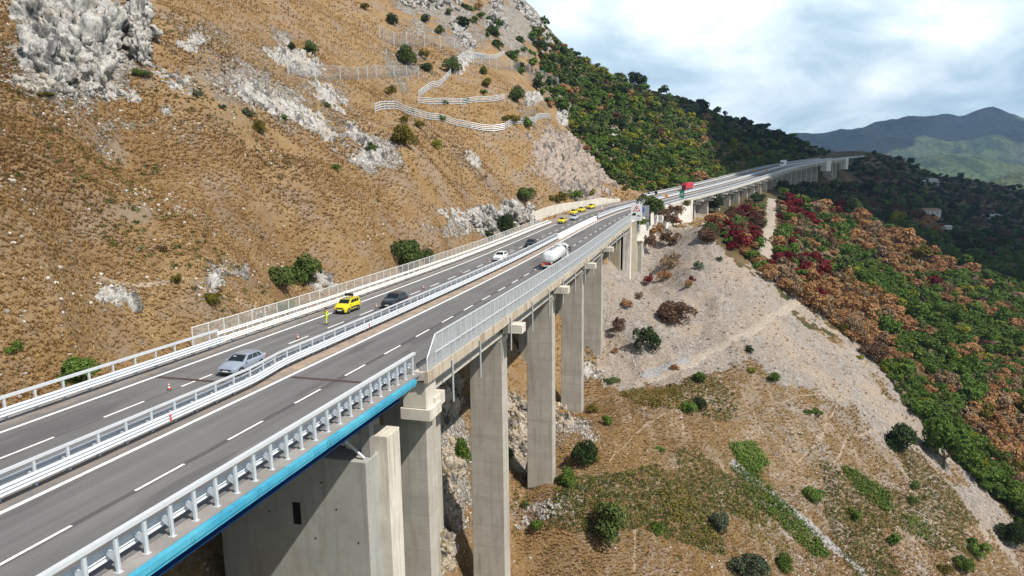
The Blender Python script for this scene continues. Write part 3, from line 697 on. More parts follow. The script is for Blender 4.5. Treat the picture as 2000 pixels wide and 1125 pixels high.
# left side
SLF = s_at(377, -11.3)
g = empty('side_guardrail', P(20, -10.2, 0), 0, 'steel guardrail with a handrail on spaced posts along the hill side in the foreground', 'guardrail')
posts(g, 'post', pml, 0, SLF + 1.5, 1.9, -10.55, .08)
wpart('top_rail', sweep([(-10.66, 1.32), (-10.46, 1.32), (-10.46, 1.48), (-10.66, 1.48)], -9, SLF + 2, 2), M_rail, g)
wpart('beam', sweep(wave(-9.95, .42, .98, 1), -9, SLF + 2, 2), M_rail, g)
g = empty('side_guardrail', P(90, -10.2, 0), 0, 'weathered double white guardrail between the mesh fence and the yellow van', 'guardrail')
posts(g, 'post', pml, SLF + 2, 172, 1.9, -10.55, -.35)
wpart('beam', sweep(wave(-10.7, .90, 1.22, 1, .06, 2), SLF + 2, 176, 2), M_railw, g)
wpart('beam', sweep(wave(-10.0, .48, .92, 1), SLF + 2.05, 176, 2), M_railw, g)
for s0_, s1_, lab in ((262, 640, 'long white guardrail on the hill side of the second viaduct behind the red truck'),):
    g = empty('side_guardrail', P(s0_, -10.3, 0), 0, lab, 'guardrail')
    posts(g, 'post', pml, s0_, 450, 2.6, -10.55)
    wpart('beam', sweep(wave(-10.2, .42, .95, 1), s0_, s1_, 5), M_rail, g)
    wpart('top_rail', sweep([(-10.7, 1.3), (-10.45, 1.3), (-10.45, 1.48), (-10.7, 1.48)], s0_, s1_, 5), M_rail, g)
g = empty('side_guardrail', P(262, 8.6, 0), 0, 'white guardrail along the valley side of the second viaduct', 'guardrail')
posts(g, 'post', pml, 250, 450, 2.6, 8.7)
wpart('beam', sweep(wave(8.35, .42, .95, -1), 225, 690, 5), M_rail, g)
wpart('top_rail', sweep([(8.6, 1.3), (8.85, 1.3), (8.85, 1.48), (8.6, 1.48)], 225, 690, 5), M_rail, g)

# ------------------------------------------------------------------ mesh fences
def mesh_panel(name, col, alpha):
    t = NT(name); uvn = t.n('ShaderNodeUVMap'); uvn.uv_map = 'UVMap'; x = t.sep(uvn.outputs[0])
    n = t.noise(t.geo(), .9, 5, .7)
    a = t.ramp(n, [(.3, alpha - .10), (.7, alpha + .12)])
    t.base(t.mix(n, tuple(v * .8 for v in col), tuple(min(1, v * 1.15) for v in col))); t.set(Roughness=.6, Metallic=.2, Alpha=a); return t.m
def fence_panels(parent, s0, s1, lat, hb, ht, mat, step, rise=0.0):
    V, Fc, U = [], [], []
    ss = np.linspace(s0, s1, int((s1 - s0) / 1.5) + 2)
    for s in ss:
        k = 1 - rise * (1 - smooth(s0, s0 + 1.6, s)); V += [P(s, lat, hb), P(s, lat, hb + (ht - hb) * k)]; U += [(s, 0), (s, 1)]
    Fc = [(2 * i, 2 * i + 2, 2 * i + 3, 2 * i + 1) for i in range(len(ss) - 1)]
    V = np.array(V); n = len(V); th = np.array([[math.cos(HD(s)), -math.sin(HD(s)), 0] for s in np.repeat(ss, 2)]) * .03
    Fa = np.array(Fc); o = ob('mesh_panel', npmesh('mesh_panel', V, Fa, mat, False, None, np.array(U)), parent); o.location = -parent.location
FH = 2.55
g = empty('safety_fence', P(S_JOINT, EDGE, 0), 0, 'tall grey mesh safety fence along the right edge of the concrete viaduct', 'fence')
fence_panels(g, S_JOINT + .2, S_ABUT, EDGE, -.05, FH, mesh_panel('grey_mesh', (.46, .48, .50), .60), 1.25, .55)
fp = MB().box((-.03, -.03, -.3), (.03, .03, FH)).box((-.10, -.02, -.3), (-.03, .02, .9)).mesh('fence_post', M_post)
posts(g, 'post', fp, S_JOINT + 1.8, S_ABUT, 1.32, EDGE + .04)
for h, w in ((FH, .05), (1.22, .035), (.02, .04)):
    wpart('rail', sweep([(EDGE - .02, h - w), (EDGE + .07, h - w), (EDGE + .07, h + w), (EDGE - .02, h + w)], S_JOINT + 1.7, S_ABUT, 2), M_rail, g)
wpart('rail', MB().tube(P(S_JOINT + .2, EDGE, -.05 + 2.6 * .45), P(S_JOINT + 1.75, EDGE + .02, FH), .045, 6).tube(P(S_JOINT + .2, EDGE, -.1), P(S_JOINT + .2, EDGE, 1.15), .045, 6), M_rail, g)
g = empty('mesh_fence', P(SLF, -11.3, 0), 0, 'see-through mesh fence on thin white posts at the foot of the dry hillside', 'fence')
fence_panels(g, SLF, 172, -11.35, .1, 2.0, mesh_panel('pale_mesh', (.50, .50, .48), .36), 1.25)
lp = MB().box((-.03, -.03, -.4), (.03, .03, 2.0)).mesh('fence_post', M_railw)
posts(g, 'post', lp, SLF, 172, 1.9, -11.32)
wpart('rail', sweep([(-11.37, 1.97), (-11.30, 1.97), (-11.30, 2.03), (-11.37, 2.03)], SLF, 172, 2), M_railw, g)
# ------------------------------------------------------------------ limestone outcrops: craggy shells standing out of the slope, edges buried in it
def _h3(i, j, k, m): return _perm[(_perm[(_perm[(i & 4095)] + j) & 4095] + k + m * 977) & 4095] / 4095.0
def facets(p, L, tilt=.9):
    q = p / L; c = np.floor(q).astype(int); best = np.full(len(q), 9e9); sec = np.full(len(q), 9e9); val = np.zeros(len(q))
    for dx in (-1, 0, 1):
        for dy in (-1, 0, 1):
            for dz in (-1, 0, 1):
                i, j, k = c[:, 0] + dx, c[:, 1] + dy, c[:, 2] + dz
                f = np.stack([i + _h3(i, j, k, 0), j + _h3(i, j, k, 1), k + _h3(i, j, k, 2)], 1)
                d = q - f; r = np.maximum(np.maximum(np.abs(d[:, 0] * .8 + d[:, 1] * .6), np.abs(d[:, 1] * .8 - d[:, 0] * .6)), np.abs(d[:, 2])) ** 2
                v = _h3(i, j, k, 3) - .5 + tilt * (d[:, 0] * (_h3(i, j, k, 4) - .5) + d[:, 1] * (_h3(i, j, k, 5) - .5) + d[:, 2] * (_h3(i, j, k, 6) - .5)) * 2
                m = r < best; sec = np.where(m, best, np.minimum(sec, r)); best = np.where(m, r, best); val = np.where(m, _h3(i, j, k, 3) - .5, val)
    b_ = np.sqrt(best); e_ = np.sqrt(sec) - b_; return .75 - b_ * 1.35 + val * .7 * smooth(0, .45, e_), e_
def rock_material(name, a, b, stain, moss=.4):
    t = NT(name); p = t.geo(); nr = t.sep(t.n('ShaderNodeNewGeometry').outputs['True Normal'])
    n = t.noise(p, .35, 6, .65); n2 = t.noise(p, 1.6, 6, .7); n3 = t.noise(p, 6, 4, .7)
    c = t.mix(t.ramp(n2, [(.36, 0.), (.62, 1.)]), a, b)
    c = t.mix(t.ramp(n, [(.54, 0.), (.68, .75)]), c, stain)
    st = t.noise(t.mapping(p, (1, 1, .25)), .50, 6, .7)
    c = t.mix(t.ramp(st, [(.50, 0.), (.59, .88)]), c, (.07, .07, .075))
    c = t.mix(t.ramp(n3, [(.53, 0.), (.65, .7)]), c, (.085, .075, .06))
    g = t.math('MULTIPLY', t.ramp(nr[2], [(.62, 0.), (.85, 1.)]), t.ramp(t.noise(p, .55, 5, .7), [(.46, 0.), (.56, moss * 2)]))
    c = t.mix(g, c, t.mix(n2, (.13, .125, .035), (.26, .17, .07)))
    t.base(c); t.set(Roughness=.95, Specular_IOR_Level=.1); t.bump(t.math('ADD', n2, t.math('MULTIPLY', n3, .35)), .8, .35); return t.m
M_rock = rock_material('limestone', (.55, .53, .50), (.33, .32, .305), (.43, .34, .25))
M_rockw = rock_material('warm_limestone', (.52, .455, .38), (.36, .30, .235), (.40, .30, .20), .55)
M_cut = rock_material('cut_rock', (.42, .36, .32), (.30, .235, .20), (.36, .25, .17), .3)
def outcrop(label, px, py, rx, ry, ang, amp, L, mat, step=1.6, lean=0.0, soft=.62, bias=.35, kind='limestone_outcrop', hole=.5, big=0.0):
    ca_, sa_ = math.cos(math.radians(ang)), math.sin(math.radians(ang))
    R = max(rx, ry) * 1.0
    nx = int(2.5 * rx / step); ny = int(2.5 * ry / step)
    us = np.linspace(-1.25, 1.25, nx); vs = np.linspace(-1.25, 1.25, ny)
    pts = np.zeros((ny, nx, 3)); nor = np.zeros((ny, nx, 3)); ok = np.zeros((ny, nx), bool)
    for j, v in enumerate(vs):
        for i, u in enumerate(us):
            x = px + u * rx * ca_ - v * ry * sa_; y = py + u * rx * sa_ + v * ry * ca_
            l, n = hit(x, y)
            if l is not None: pts[j, i] = l; nor[j, i] = n; ok[j, i] = True
    p = pts.reshape(-1, 3); n = nor.reshape(-1, 3)
    for _ in range(6):                                              # smooth the ground normals before building on them
        q = n.reshape(ny, nx, 3); q2 = q.copy(); q2[1:-1, 1:-1] = (q[1:-1, 1:-1] + q[:-2, 1:-1] + q[2:, 1:-1] + q[1:-1, :-2] + q[1:-1, 2:]) / 5; n = q2.reshape(-1, 3)
    n = n + np.array([0, 0, lean]); n /= np.linalg.norm(n, axis=1)[:, None] + 1e-9
    U, Vv = np.meshgrid(us, vs); rr = np.sqrt(U ** 2 + Vv ** 2).ravel()
    w = fbm(p[:, 0] / (L * 1.6) + p[:, 2] / L, p[:, 1] / (L * 1.6), 4)
    m = 1 - smooth(soft, 1.12, rr + w * .55 + fbm(p[:, 0] / (L * .45) + p[:, 2] / (L * .6), p[:, 1] / (L * .45), 3) * hole)
    wp_ = p + np.stack([fbm(p[:, 1] / L, p[:, 2] / L, 3), fbm(p[:, 2] / L + 9, p[:, 0] / L, 3), fbm(p[:, 0] / L + 5, p[:, 1] / L, 3)], 1) * L * .5
    cr = 0
    for k, f in ((2.3, big), (1.0, .62), (.42, .60), (.18, .55)):               # blocks of three sizes with clefts between them
        v_, c_ = facets(wp_, L * k); cr = cr + L * k * f * (v_ - (1 - smooth(.0, .14, c_)) * .22)
    h = m * (amp * bias * (1 + .5 * w) + cr) - (1 - m) * amp * .28 - .12 * (1 - m) - (rr > 1.2) * .5
    V = p + n * h[:, None]
    idx = np.arange(nx * ny).reshape(ny, nx)
    Q = np.stack([idx[1:, :-1], idx[1:, 1:], idx[:-1, 1:], idx[:-1, :-1]], -1).reshape(-1, 4)
    okf = ok.ravel()[Q].all(1)
    dd = np.linalg.norm(p[Q[:, 0]] - p[Q[:, 2]], axis=1); med = np.median(dd[okf]) if okf.any() else 1
    okf &= (dd < med * 14) & ((m.ravel()[Q].max(1)) > .02)
    o = ob(kind, npmesh(kind, V, Q[okf], mat)); tag(o, label, 'rock'); return o
_ico = {}
def ico(n):
    if n not in _ico:
        bm = bmesh.new(); bmesh.ops.create_icosphere(bm, subdivisions=n, radius=1.0); v = np.array([x.co for x in bm.verts]); f = np.array([[x.index for x in q.verts] for q in bm.faces]); bm.free(); _ico[n] = (v, f)
    return _ico[n]
def crag(label, px, py, rx, ry, ang, n, r0, r1, mat, tall=1.15, seed=0, sink=.35, rough=1.0, sub=5, edge=.6):
    """broken limestone: many fractured blocks grown together on the slope; radii in picture widths turned into metres at their own distance"""
    rng = np.random.default_rng(900 + seed); Vs, Fs = [], []; n0 = 0
    ca_, sa_ = math.cos(math.radians(ang)), math.sin(math.radians(ang))
    for k in range(n):
        a = k * 2.39996; q = math.sqrt((k + .5) / n); u, v = q * math.cos(a), q * math.sin(a)
        l, nn = hit(px + u * rx * ca_ - v * ry * sa_, py + u * rx * sa_ + v * ry * ca_)
        if l is None: continue
        r = rng.uniform(r0, r1) * (1.25 - edge * q) * float((l - CAM) @ FW) / F
        bv, bf = ico(sub if r > 1.0 else sub - 1)
        sc = np.array([rng.uniform(.8, 1.2), rng.uniform(.8, 1.2), tall * rng.uniform(.8, 1.25)]); th = rng.uniform(0, 6.28); c, s_ = math.cos(th), math.sin(th)
        p = bv * sc * r; p = p @ np.array([[c, -s_, 0], [s_, c, 0], [0, 0, 1]]).T
        w = p + l; d = bv @ np.array([[c, -s_, 0], [s_, c, 0], [0, 0, 1]]).T
        wq = w + np.stack([fbm(w[:, 1] / r, w[:, 2] / r + k, 3), fbm(w[:, 2] / r + 9, w[:, 0] / r, 3), fbm(w[:, 0] / r + 5, w[:, 1] / r, 3)], 1) * r * .5
        h = 0
        for L_, f_ in ((1.1, .62), (.45, .60), (.17, .60)):
            vv, cc = facets(wq, r * L_); h = h + r * L_ * f_ * (vv - .25 - (1 - smooth(0, .15, cc)) * .22)
        w = w + d * (h * rough)[:, None] - nn * r * sink
        Vs.append(w); Fs.append(bf + n0); n0 += len(w)
    o = ob('limestone_crag', npmesh('limestone_crag', np.concatenate(Vs), np.concatenate(Fs), mat)); tag(o, label, 'rock'); return o
crag('huge pale limestone cliff with dark water streaks filling the upper left of the hillside', 138, 76, 88, 98, 0, 30, 30, 54, M_rock, 1.55, 1, .25, 1.15)
crag('free standing limestone pillar beside the right end of the big cliff', 268, 66, 6, 62, 0, 9, 22, 30, M_rock, 1.7, 2, -.6, 1.3)
crag('pale broken ledge of rock along the foot of the big cliff', 150, 176, 130, 14, 6, 30, 12, 22, M_rock, .9, 3, .45)
crag('white rubble and ledges right of the big cliff foot', 345, 160, 56, 16, 25, 26, 8, 15, M_rock, .8, 4, .5, 1.0, 4)
crag('broad white rock face above the fence near the yellow vans', 966, 426, 82, 22, -7, 30, 12, 24, M_rock, 1.0, 5, .35)
crag('small white crag left of the broad white rock face near the yellow vans', 882, 420, 40, 12, 10, 14, 6, 13, M_rock, .9, 6, .45)
crag('jagged grey rocks along the skyline at the top of the hill', 1040, 42, 62, 9, 54, 16, 10, 19, M_rock, 1.3, 7, .3)
crag('long pale rock band at the top edge of the photo above the high fences', 838, 4, 74, 12, 6, 20, 9, 20, M_rock, 1.1, 8, .35)
crag('pale rock rib among green bushes above the zigzag barriers', 905, 74, 46, 10, 52, 14, 7, 15, M_rock, 1.1, 9, .35)
crag('pale rock buttress among bushes below the skyline rocks', 970, 34, 16, 34, 0, 11, 9, 17, M_rock, 1.3, 10, .3)
crag('sunlit rock spur beside the tall pier at the lower middle of the photo', 872, 990, 22, 130, 4, 26, 16, 30, M_rockw, 1.3, 11, .3)
crag('dark shaded rock wall under the concrete deck left of the tallest pier', 862, 775, 30, 58, 0, 16, 16, 28, M_rockw, 1.4, 12, .3)
crag('pale rock face seen between the second and third pier', 1006, 840, 24, 74, 0, 20, 12, 22, M_rockw, 1.2, 13, .3)
crag('pale broken rock right of the third pier foot', 1100, 815, 20, 36, 0, 14, 8, 16, M_rockw, 1.0, 14, .4)
crag('low line of white rocks on the dry slope below the third pier', 1068, 1003, 72, 10, -22, 24, 6, 13, M_rock, .8, 15, .45)
outcrop('grey rock cut with thin shrubs above the pale retaining wall', 1120, 322, 92, 46, 38, 1.6, 3.4, M_cut, 1.6, 0, .7, .3)
outcrop('upper part of the rock cut beside the dry grass shoulder', 1070, 300, 30, 40, 20, 1.2, 2.6, M_cut, 1.7)
small = [(262,592,16,22,0,.8,.8,'narrow white rock fin standing among small rocks on the lower left slope'),(236,582,14,16,0,.7,.8,'squat white rock left of the narrow rock fin on the lower left slope'),(205,580,20,15,10,.5,.8,'flat broken rock at the left end of the rock row on the lower left slope'),
  (418,555,16,24,20,.8,.8,'white rocks standing above the small dark bush on the lower left slope'),(478,530,8,16,0,.7,.6,'thin upright white stone right of the small dark bush'),(630,548,24,24,30,.7,.9,'pale rocks at the foot of the large twin bush by the fence'),
  (575,118,56,22,22,1.1,1.6,'pale rock slab under the round bush on the upper slope'),(505,190,62,22,30,.9,1.5,'pale rock streak in the middle of the upper left slope'),(726,303,36,17,-8,.9,1.3,'white rock patch with a small bush on it in the middle of the hillside'),(600,232,60,20,38,.9,1.5,'pale rock rib running down from the net fence posts'),
  (378,82,30,17,-10,.8,1.2,'small white crag right of the limestone pillar'),(700,262,36,14,45,.8,1.3,'broken white rocks above the rock patch in mid hillside'),(1042,192,20,14,-20,1.6,2.0,'pale rocks just right of the middle barrier end'),(1100,222,12,24,0,2.5,2.6,'upright grey rock among bushes right of the lowest barrier'),
  (925,312,20,10,50,.7,1.2,'small white stones left of the rock cut'),(325,216,11,8,0,.7,.6,'two white boulders alone on the grass below the big cliff'),(1150,725,36,14,20,.7,1.0,'grey stones at the foot of the fourth pier'),(905,120,14,26,40,1.6,2.2,'pale rock by the upper zigzag barrier'),(640,185,46,16,35,.8,1.4,'pale stones below the net fence'),(1195,262,14,26,-30,1.5,2.2,'pale rocks in the green wood left of the autumn trees')]
for px, py, rx, ry, an, am, L, lab in small: outcrop(lab, px, py, rx, ry, an, am, L, M_rock, 1.5, .1, .62, .3, 'limestone_outcrop', .95)

# ------------------------------------------------------------------ loose stones and dry grass: nobody could count them
def scatter(name, base_v, base_f, pts, scl, rots, mat, tilt=None, attr=None, vscale=None):
    n = len(pts); k = len(base_v); B = np.asarray(base_v, float)
    c, s = np.cos(rots), np.sin(rots); S = scl[:, None]
    sx_ = S if vscale is None else S * vscale[:, None]
    V = np.empty((n, k, 3)); V[:, :, 0] = (B[None, :, 0] * c[:, None] - B[None, :, 1] * s[:, None]) * S; V[:, :, 1] = (B[None, :, 0] * s[:, None] + B[None, :, 1] * c[:, None]) * S; V[:, :, 2] = B[None, :, 2] * sx_
    V += pts[:, None, :]
    Fc = (np.asarray(base_f)[None] + (np.arange(n) * k)[:, None, None]).reshape(-1, np.asarray(base_f).shape[1])
    a = {'v': np.repeat(RNG.random(n) if attr is None else attr, k)}
    o = ob(name, npmesh(name, V.reshape(-1, 3), Fc, mat, False, a)); o['kind'] = 'stuff'; return o
def vary(name, stops, rough=.9, trans=0.0, noise=0.0):
    t = NT(name); v = t.n('ShaderNodeAttribute', attribute_name='v').outputs['Fac']
    if noise:
        inf = t.n('ShaderNodeObjectInfo').outputs['Random']
        v = t.math('ADD', t.math('MULTIPLY', v, 1 - noise), t.math('MULTIPLY', inf, noise))
    c = t.ramp(v, stops); t.base(c); t.set(Roughness=rough, Specular_IOR_Level=.12)
    if trans:
        tr = t.n('ShaderNodeBsdfTranslucent'); t.l(c, tr.inputs[0]); mx = t.n('ShaderNodeMixShader'); mx.inputs[0].default_value = trans
        t.l(t.b.outputs[0], mx.inputs[1]); t.l(tr.outputs[0], mx.inputs[2]); t.l(mx.outputs[0], t.out.inputs[0])
    return t.m
# candidate ground cells, weighted by how large they show
_vis = (TY < 330) & (np.abs(TX / TY) < .95)
_qp = proj(TERR[_vis]); _in = (_qp[:, 0] > -60) & (_qp[:, 0] < 2060) & (_qp[:, 1] > -40) & (_qp[:, 1] < 1180)
CI = np.nonzero(_vis)[0][_in]
_offroad = (T_lat[CI] < -11.8) | (T_lat[CI] > 9.8) | (T_s[CI] < 165)
CI = CI[_offroad]
def jitter(ii):
    d = np.exp(VV[ii]); p = TERR[ii].copy(); j = RNG.integers(0, 1, len(ii))
    f = RNG.random(len(ii)); nb = np.where(RNG.random(len(ii)) < .5, ii + 1, ii + NA); nb = np.clip(nb, 0, len(TX) - 1)
    return p * (1 - f[:, None]) + TERR[nb] * f[:, None]
g_ok = CI[(T_rock[CI] < .75) & ((T_scree[CI] < .5) | (RNG.random(len(CI)) < .07)) & (T_forest[CI] < .5)]
_cl = vnoise(TX[g_ok] / 5, TY[g_ok] / 5) * .6 + vnoise(TX[g_ok] / 1.7, TY[g_ok] / 1.7) * .4
g_ok = g_ok[(_cl + RNG.uniform(-.2, .2, len(_cl)) > .20 + .24 * vnoise(TX[g_ok] / 21 + 9, TY[g_ok] / 21)) & (TY[g_ok] < 260)]
pick = RNG.choice(g_ok, min(120000, len(g_ok)), replace=False)
bl = []; bf = []
for k in range(7):
    a = k * 2.4 + .3; r = .10 + .05 * (k % 3); ln = .55 + .25 * ((k * 7) % 3); cx_, cy_ = .12 * math.cos(a * 1.7), .12 * math.sin(a * 1.7)
    b = len(bl); bl += [(cx_ - r * math.sin(a), cy_ + r * math.cos(a), -.05), (cx_ + r * math.sin(a), cy_ - r * math.cos(a), -.05), (cx_ + ln * .75 * math.cos(a), cy_ + ln * .75 * math.sin(a), ln * .75)]; bf.append((b, b + 1, b + 2))
M_grass = vary('dry_grass', [(0., (.20, .116, .050)), (.3, (.33, .203, .085)), (.62, (.43, .280, .122)), (1., (.55, .41, .22))], .9, .4)
at = np.clip(np.where(T_lat[pick] > 6, -.1, .12) + .55 * fbm(TX[pick] / 38 + 5, TY[pick] / 38, 3) + .7 * (fbm(TX[pick] / 14, TY[pick] / 14, 3) * .8 + .5) * RNG.uniform(.55, 1.35, len(pick)), 0, 1)
scatter('dry_grass', bl, bf, jitter(pick), RNG.uniform(.20, .52, len(pick)) * (.7 + TY[pick] / 200), RNG.uniform(0, 6.28, len(pick)), M_grass, None, at, RNG.uniform(.6, 1.1, len(pick)))
# sparse low green scrub between the grass
l_ok = CI[(T_scree[CI] < .9) & (T_forest[CI] < .5) & (TY[CI] < 400)]
_cl = vnoise(TX[l_ok] / 11 + 50, TY[l_ok] / 11); w_ = (_cl > .63) | (RNG.random(len(l_ok)) < .012)
right = T_lat[l_ok] > 9
l_ok = l_ok[w_ & (right | (RNG.random(len(l_ok)) < .07))]
pick = RNG.choice(l_ok, min(11000, len(l_ok)), replace=False)
sb = []; sf = []
for k in range(16):
    a = RNG.uniform(0, 6.28); e = RNG.uniform(.1, 1.3); d = np.array([math.cos(a) * math.cos(e), math.sin(a) * math.cos(e), math.sin(e) * .7]) * RNG.uniform(.5, 1); r = RNG.normal(size=3); r /= np.linalg.norm(r); q = np.cross(r, d); q /= np.linalg.norm(q) + 1e-6
    b = len(sb); sb += [tuple(d + r * .28), tuple(d - r * .28), tuple(d + q * .34)]; sf.append((b, b + 1, b + 2))
M_scrub = vary('low_scrub', [(0., (.035, .042, .014)), (.5, (.085, .10, .025)), (.75, (.16, .16, .045)), (.9, (.24, .16, .08)), (1., (.22, .13, .075))], .9, .2)
scatter('low_scrub', sb, sf, jitter(pick), RNG.uniform(.22, .62, len(pick)), RNG.uniform(0, 6.28, len(pick)), M_scrub, None, np.clip(RNG.normal(.5, .25, len(pick)) + .45 * (T_scree[pick] > .5), 0, 1), RNG.uniform(.6, 1, len(pick)))
# stones
r_ok = CI[(T_forest[CI] < .5) & (TY[CI] < 330)]
w_ = np.clip(T_rock[r_ok], 0, 1) ** 2 * 1.0 + T_scree[r_ok] * .30 + .012 + .12 * (vnoise(TX[r_ok] / 9 + 7, TY[r_ok] / 9) > .72)
w_ = w_ * (RNG.random(len(r_ok)) < .9)
pick = RNG.choice(r_ok, 15000, replace=False, p=w_ / w_.sum())
bm = bmesh.new(); bmesh.ops.create_icosphere(bm, subdivisions=1, radius=.5)
for v in bm.verts: v.co *= RNG.uniform(.55, 1.3)
stv = [tuple(v.co) for v in bm.verts]; stf = [tuple(x.index for x in f.verts) for f in bm.faces]; bm.free()
M_stone = vary('loose_stone', [(0., (.20, .175, .15)), (.5, (.36, .33, .295)), (1., (.52, .49, .455))], .95)
scatter('loose_stones', stv, stf, jitter(pick), np.minimum(np.exp(RNG.normal(-1.45, .5, len(pick))), .42), RNG.uniform(0, 6.28, len(pick)), M_stone, None, None, RNG.uniform(.5, 1.1, len(pick)))

# ------------------------------------------------------------------ tracks and channels laid on the ground (setting)
def drape(name, pix, width, mat, lift=.12, wob=.25, cols=4):
    L = [hit(*q)[0] for q in pix]; L = [l for l in L if l is not None]
    pts = []
    for a, b in zip(L[:-1], L[1:]):
        n = max(2, int(np.linalg.norm(b - a) / 1.2)); pts += [a + (b - a) * t for t in np.linspace(0, 1, n, endpoint=False)]
    pts.append(L[-1]); pts = np.array(pts); V = []
    for i, p in enumerate(pts):
        d = pts[min(i + 2, len(pts) - 1)] - pts[max(i - 2, 0)]; d[2] = 0; d /= np.linalg.norm(d) + 1e-9; nrm = np.array([-d[1], d[0], 0])
        w = width * (1 + wob * math.sin(i * .7) * .6 + RNG.normal() * wob * .3)
        for k in range(cols + 1):
            q = p + nrm * w * (k / cols - .5); z = drop(q[0], q[1]); e = abs(k / cols - .5) * 2
            V.append((q[0], q[1], (z if z is not None else p[2]) + lift * (1 - e * e) - .02 * (e > .99)))
    n = cols + 1; Fs = [(i * n + k, i * n + k + 1, (i + 1) * n + k + 1, (i + 1) * n + k) for i in range(len(pts) - 1) for k in range(cols)]
    o = ob(name, npmesh(name, np.array(V), np.array(Fs), mat, True)); o['kind'] = 'structure'; return o
def gravel(name, a, b):
    t = NT(name); p = t.geo(); n = t.noise(p, 2.2, 5, .75); n2 = t.noise(p, .3, 4)
    t.base(t.mix(t.ramp(n, [(.4, 0.), (.62, 1.)]), a, b)); t.set(Roughness=.95); t.bump(n, .8, .2); return t.m
M_track = gravel('dirt_track', (.37, .32, .27), (.22, .18, .135)); M_path = gravel('trodden_soil', (.33, .265, .20), (.25, .19, .14)); M_grav = gravel('grey_gravel', (.34, .33, .325), (.15, .145, .145))
drape('dirt_track', [(1240, 752), (1320, 722), (1400, 682), (1480, 640), (1545, 600), (1556, 585), (1540, 560)], 2.0, M_track)
drape('dirt_track', [(1507, 388), (1506, 430), (1500, 470), (1492, 500)], 4.0, M_track)
drape('gravel_channel', [(1430, 900), (1500, 958), (1560, 1010), (1620, 1062), (1690, 1120)], 2.2, M_grav)
drape('gravel_channel', [(1255, 738), (1300, 716), (1345, 705)], 2.6, M_grav)
for q in ([(1190, 900), (1260, 830), (1330, 800), (1335, 850)], [(1560, 900), (1600, 860), (1630, 800), (1660, 760)], [(1600, 940), (1640, 890), (1655, 850), (1720, 840)], [(1500, 790), (1600, 770), (1700, 800)], [(1233, 960), (1240, 1050), (1238, 1120)], [(1700, 1000), (1800, 1010), (1880, 1050)], [(190, 540), (300, 555), (420, 580), (500, 600)]):
    drape('footpath', q, .38, M_path, .04)
# ------------------------------------------------------------------ rockfall barriers and nets on the hillside
def hillfence(label, pix, height, rails, panel=None, post_step=3.0, tilt=0.0, name='hillside_barrier'):
    L = [hit(*q)[0] for q in pix]; L = [l for l in L if l is not None]
    pts = [L[0]]
    for a, b in zip(L[:-1], L[1:]):
        n = max(1, int(np.linalg.norm(b - a) / post_step)); pts += [a + (b - a) * t for t in np.linspace(0, 1, n + 1)[1:]]
    for p in pts:
        z = drop(p[0], p[1]); p[2] = z if z is not None else p[2]
    pts = np.array(pts)
    if len(pts) > 4:
        z = pts[:, 2].copy(); pts[1:-1, 2] = (z[:-2] + z[1:-1] * 2 + z[2:]) / 4
    g = empty(name, pts[0], 0, label, 'fence')
    pmesh = MB().box((-.07, -.07, -1), (.07, .07, height)).mesh('post', M_post)
    for p in pts:
        o = link(bpy.data.objects.new('post', pmesh), g); o.location = Vector(p) - g.location; o.rotation_euler = (tilt, 0, 0)
    for k in range(rails):
        h = height * (k + .55) / rails; m = MB(); w = height / rails * .21; rings = []
        for i, p in enumerate(pts):
            d = pts[min(i + 1, len(pts) - 1)] - pts[max(i - 1, 0)]; d[2] = 0; d /= np.linalg.norm(d) + 1e-9; n = np.array([-d[1], d[0], 0]); n = n if n @ (CAM - p) > 0 else -n
            c = p + n * .10
            rings.append([tuple(c + np.array([0, 0, h - w])), tuple(c + n * .07 + np.array([0, 0, h])), tuple(c + np.array([0, 0, h + w])), tuple(c - n * .02 + np.array([0, 0, h]))])
        m.loft(rings); wpart('rail', m, M_post, g)
    if panel:
        V = []
        for i, p in enumerate(pts): V += [p + (0, 0, .05), p + (0, 0, height * (.93 - .06 * (i % 2)))]
        Fc = [(2 * i, 2 * i + 2, 2 * i + 3, 2 * i + 1) for i in range(len(pts) - 1)]
        o = ob('net', npmesh('net', np.array(V), np.array(Fc), panel, False, None, np.zeros((len(V), 2))), g); o.location = -g.location
        m = MB()
        for a, b in zip(pts[:-1], pts[1:]): m.tube(a + (0, 0, height * .92), b + (0, 0, height * .92), .035, 5)
        wpart('cable', m, M_post, g)
    return g
M_net = mesh_panel('steel_net', (.30, .29, .28), .30)
hillfence('lowest white rail barrier curving across the dry hillside', [(733, 220), (800, 223), (850, 234), (920, 250), (985, 255), (1045, 240), (1075, 234)], 2.0, 4)
hillfence('middle white rail barrier running level above the lowest one', [(817, 202), (870, 203), (930, 200), (985, 194)], 1.9, 4)
hillfence('top white rail barrier climbing in a zigzag to the upper shelf', [(818, 189), (842, 172), (868, 158), (880, 146), (888, 125), (930, 114), (985, 108)], 2.0, 4)
hillfence('grey rockfall net on leaning posts in the middle of the upper slope', [(563, 146), (617, 160), (665, 157), (700, 155), (735, 151), (770, 151), (818, 150)], 3.2, 0, M_net, 7)
hillfence('higher grey rockfall net above the zigzag barrier', [(742, 76), (770, 90), (795, 93), (830, 91), (860, 92), (888, 97)], 4.2, 0, M_net, 8)
hillfence('grey rockfall net right of the zigzag barrier', [(925, 128), (970, 135), (1000, 138), (1035, 146), (1060, 158), (1090, 170)], 4.5, 0, M_net, 8)

